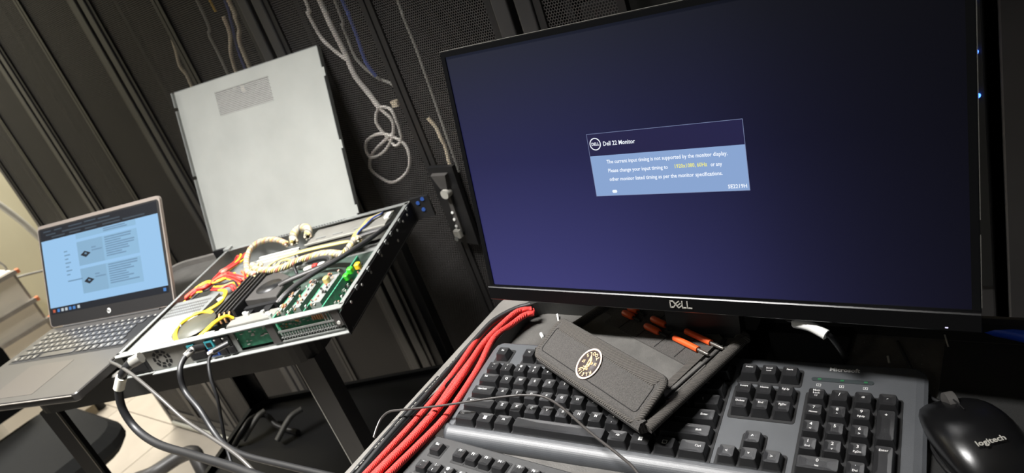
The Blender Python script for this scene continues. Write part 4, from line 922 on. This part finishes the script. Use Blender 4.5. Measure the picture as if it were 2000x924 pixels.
def server_lid():
    t = thing('steel_cover', 'grey galvanised cover plate with small vent leaning upright against the black racks', 'lid', (-1589.4, 872, -106.1), ((.978, .207, .008), (-.195, .931, -.308), (-.071, .30, .951)))
    W, HH = 437, 380
    s = MB('galv')
    vx0, vx1, vz0, vz1 = 126, 291, -80, -27
    for a in ((0, -HH, vx0, 0), (vx1, -HH, W, 0), (vx0, -HH, vx1, vz0), (vx0, vz1, vx1, 0)): s.box(a[0], 0, a[1], a[2], 1.2, a[3])
    s.build('sheet', t)
    M['vent'] = mesh_mat('vent_sheet', (186, 186, 182), 4.2, 1.25, .5, .3)
    MB('vent').add([(vx0, .6, vz0), (vx1, .6, vz0), (vx1, .6, vz1), (vx0, .6, vz1)], [(0, 1, 2, 3)]).build('vent', t)
    MB('galvd').box(vx0-8, 5, vz0-8, vx1+8, 6, vz1+8).build('vent_back', t) if 0 else None
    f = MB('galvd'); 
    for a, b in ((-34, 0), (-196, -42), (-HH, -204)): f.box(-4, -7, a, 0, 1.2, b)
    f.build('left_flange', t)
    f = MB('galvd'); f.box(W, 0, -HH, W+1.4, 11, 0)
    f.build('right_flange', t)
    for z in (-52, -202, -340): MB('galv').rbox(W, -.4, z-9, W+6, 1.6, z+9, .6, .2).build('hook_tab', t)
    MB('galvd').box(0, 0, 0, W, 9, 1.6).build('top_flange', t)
server_lid()
def server_cables():
    def c(m, r, pts, nm, label, flat=1): return wbuild(MB(m).tube(pts, r, 10, res=8, flat=flat), nm, label, 'cable')
    o = c('cable', 6.2, [(-1122, 317, -416), (-1139, 305, -439), (-1146, 295, -473), (-1128, 290, -507), (-1061, 285, -518), (-937, 280, -506), (-829, 275, -494), (-758, 270, -486), (-640, 262, -470)], 'power_cord', 'thick black power cord with white collar plugged into the server')
    def kid(mb, nm, lab=None): k = mb.build(nm, o, lab); k.location = WP(0, 0, 0)-o.location; return k
    kid(MB('mgrey').tube([(-1095, 343, -402), (-1108, 332, -405)], 9, 8), 'plug_body', 'grey plug')
    kid(MB('blk').tube([(-1106, 334, -404), (-1114, 325, -409), (-1123, 316, -417)], lambda q: 8.5-1.5*q, 10), 'strain_relief')
    kid(MB('label').tube([(-1126, 314, -421), (-1138, 305.5, -438)], 8.2, 12), 'collar', 'white collar')
    c('gcable', 2.6, [(-1214, 345, -419), (-1205, 336, -418), (-1144, 325, -410), (-1060, 310, -406), (-988, 300, -425), (-937, 295, -454), (-876, 290, -467), (-827, 285, -475), (-792, 280, -484), (-770, 275, -500), (-740, 260, -540)], 'grey_cord', 'thin grey cord hanging across from the server corner')
    q = c('cable', 4.2, [(-1002, 378, -404), (-1006, 360, -411), (-1001, 345, -422), (-994, 335, -447), (-956, 325, -465), (-928, 315, -489), (-890, 305, -500), (-834, 300, -501), (-727, 295, -487), (-600, 290, -470)], 'video_cable', 'black flat cable with a large plug at the middle of the server back')
    o = q; kid(MB('blk').tube([(-1003, 392, -412), (-1003, 378, -405)], 9, 8, flat=.7), 'plug_body'); kid(MB('mgrey').tube([(-1004, 383, -405), (-1006, 366, -408)], 7, 8, flat=.7), 'plug_shell', 'grey plug shell')
    q = c('cable', 2.6, [(-976, 394, -416), (-977, 380, -424), (-967, 365, -444), (-960, 355, -473), (-964, 345, -505), (-960, 330, -540), (-935, 310, -570)], 'usb_cable', 'thin black cable with a silver plug hanging right of the video cable')
    o = q; kid(MB('blk').tube([(-960, 412, -414), (-976, 393, -416)], 6, 8, flat=.8), 'plug_body'); kid(MB('alu').tube([(-974, 396, -415), (-981, 386, -417)], 5, 8, flat=.7), 'plug_shell', 'silver plug shell')
    # things on the lower shelf
    c('dgrey', 7, [(-1580, 560, -905), (-1561, 587, -880), (-1562, 622, -872), (-1550, 650, -885), (-1500, 640, -900), (-1420, 640, -905)], 'shelf_cord', 'dark cord loop on the lower shelf of the left cart')
    for pts, lab in (([(-1560, 575, -900), (-1548, 628, -872), (-1540, 650, -868)], 'grey metal bracket standing on the lower shelf, left one'), ([(-1450, 600, -900), (-1440, 650, -872), (-1425, 680, -868)], 'grey metal bracket lying on the lower shelf, right one')):
        wbuild(MB('mgrey').tube(pts, 11, 6, res=4, flat=.5), 'metal_bracket', lab, 'bracket')
server_cables()
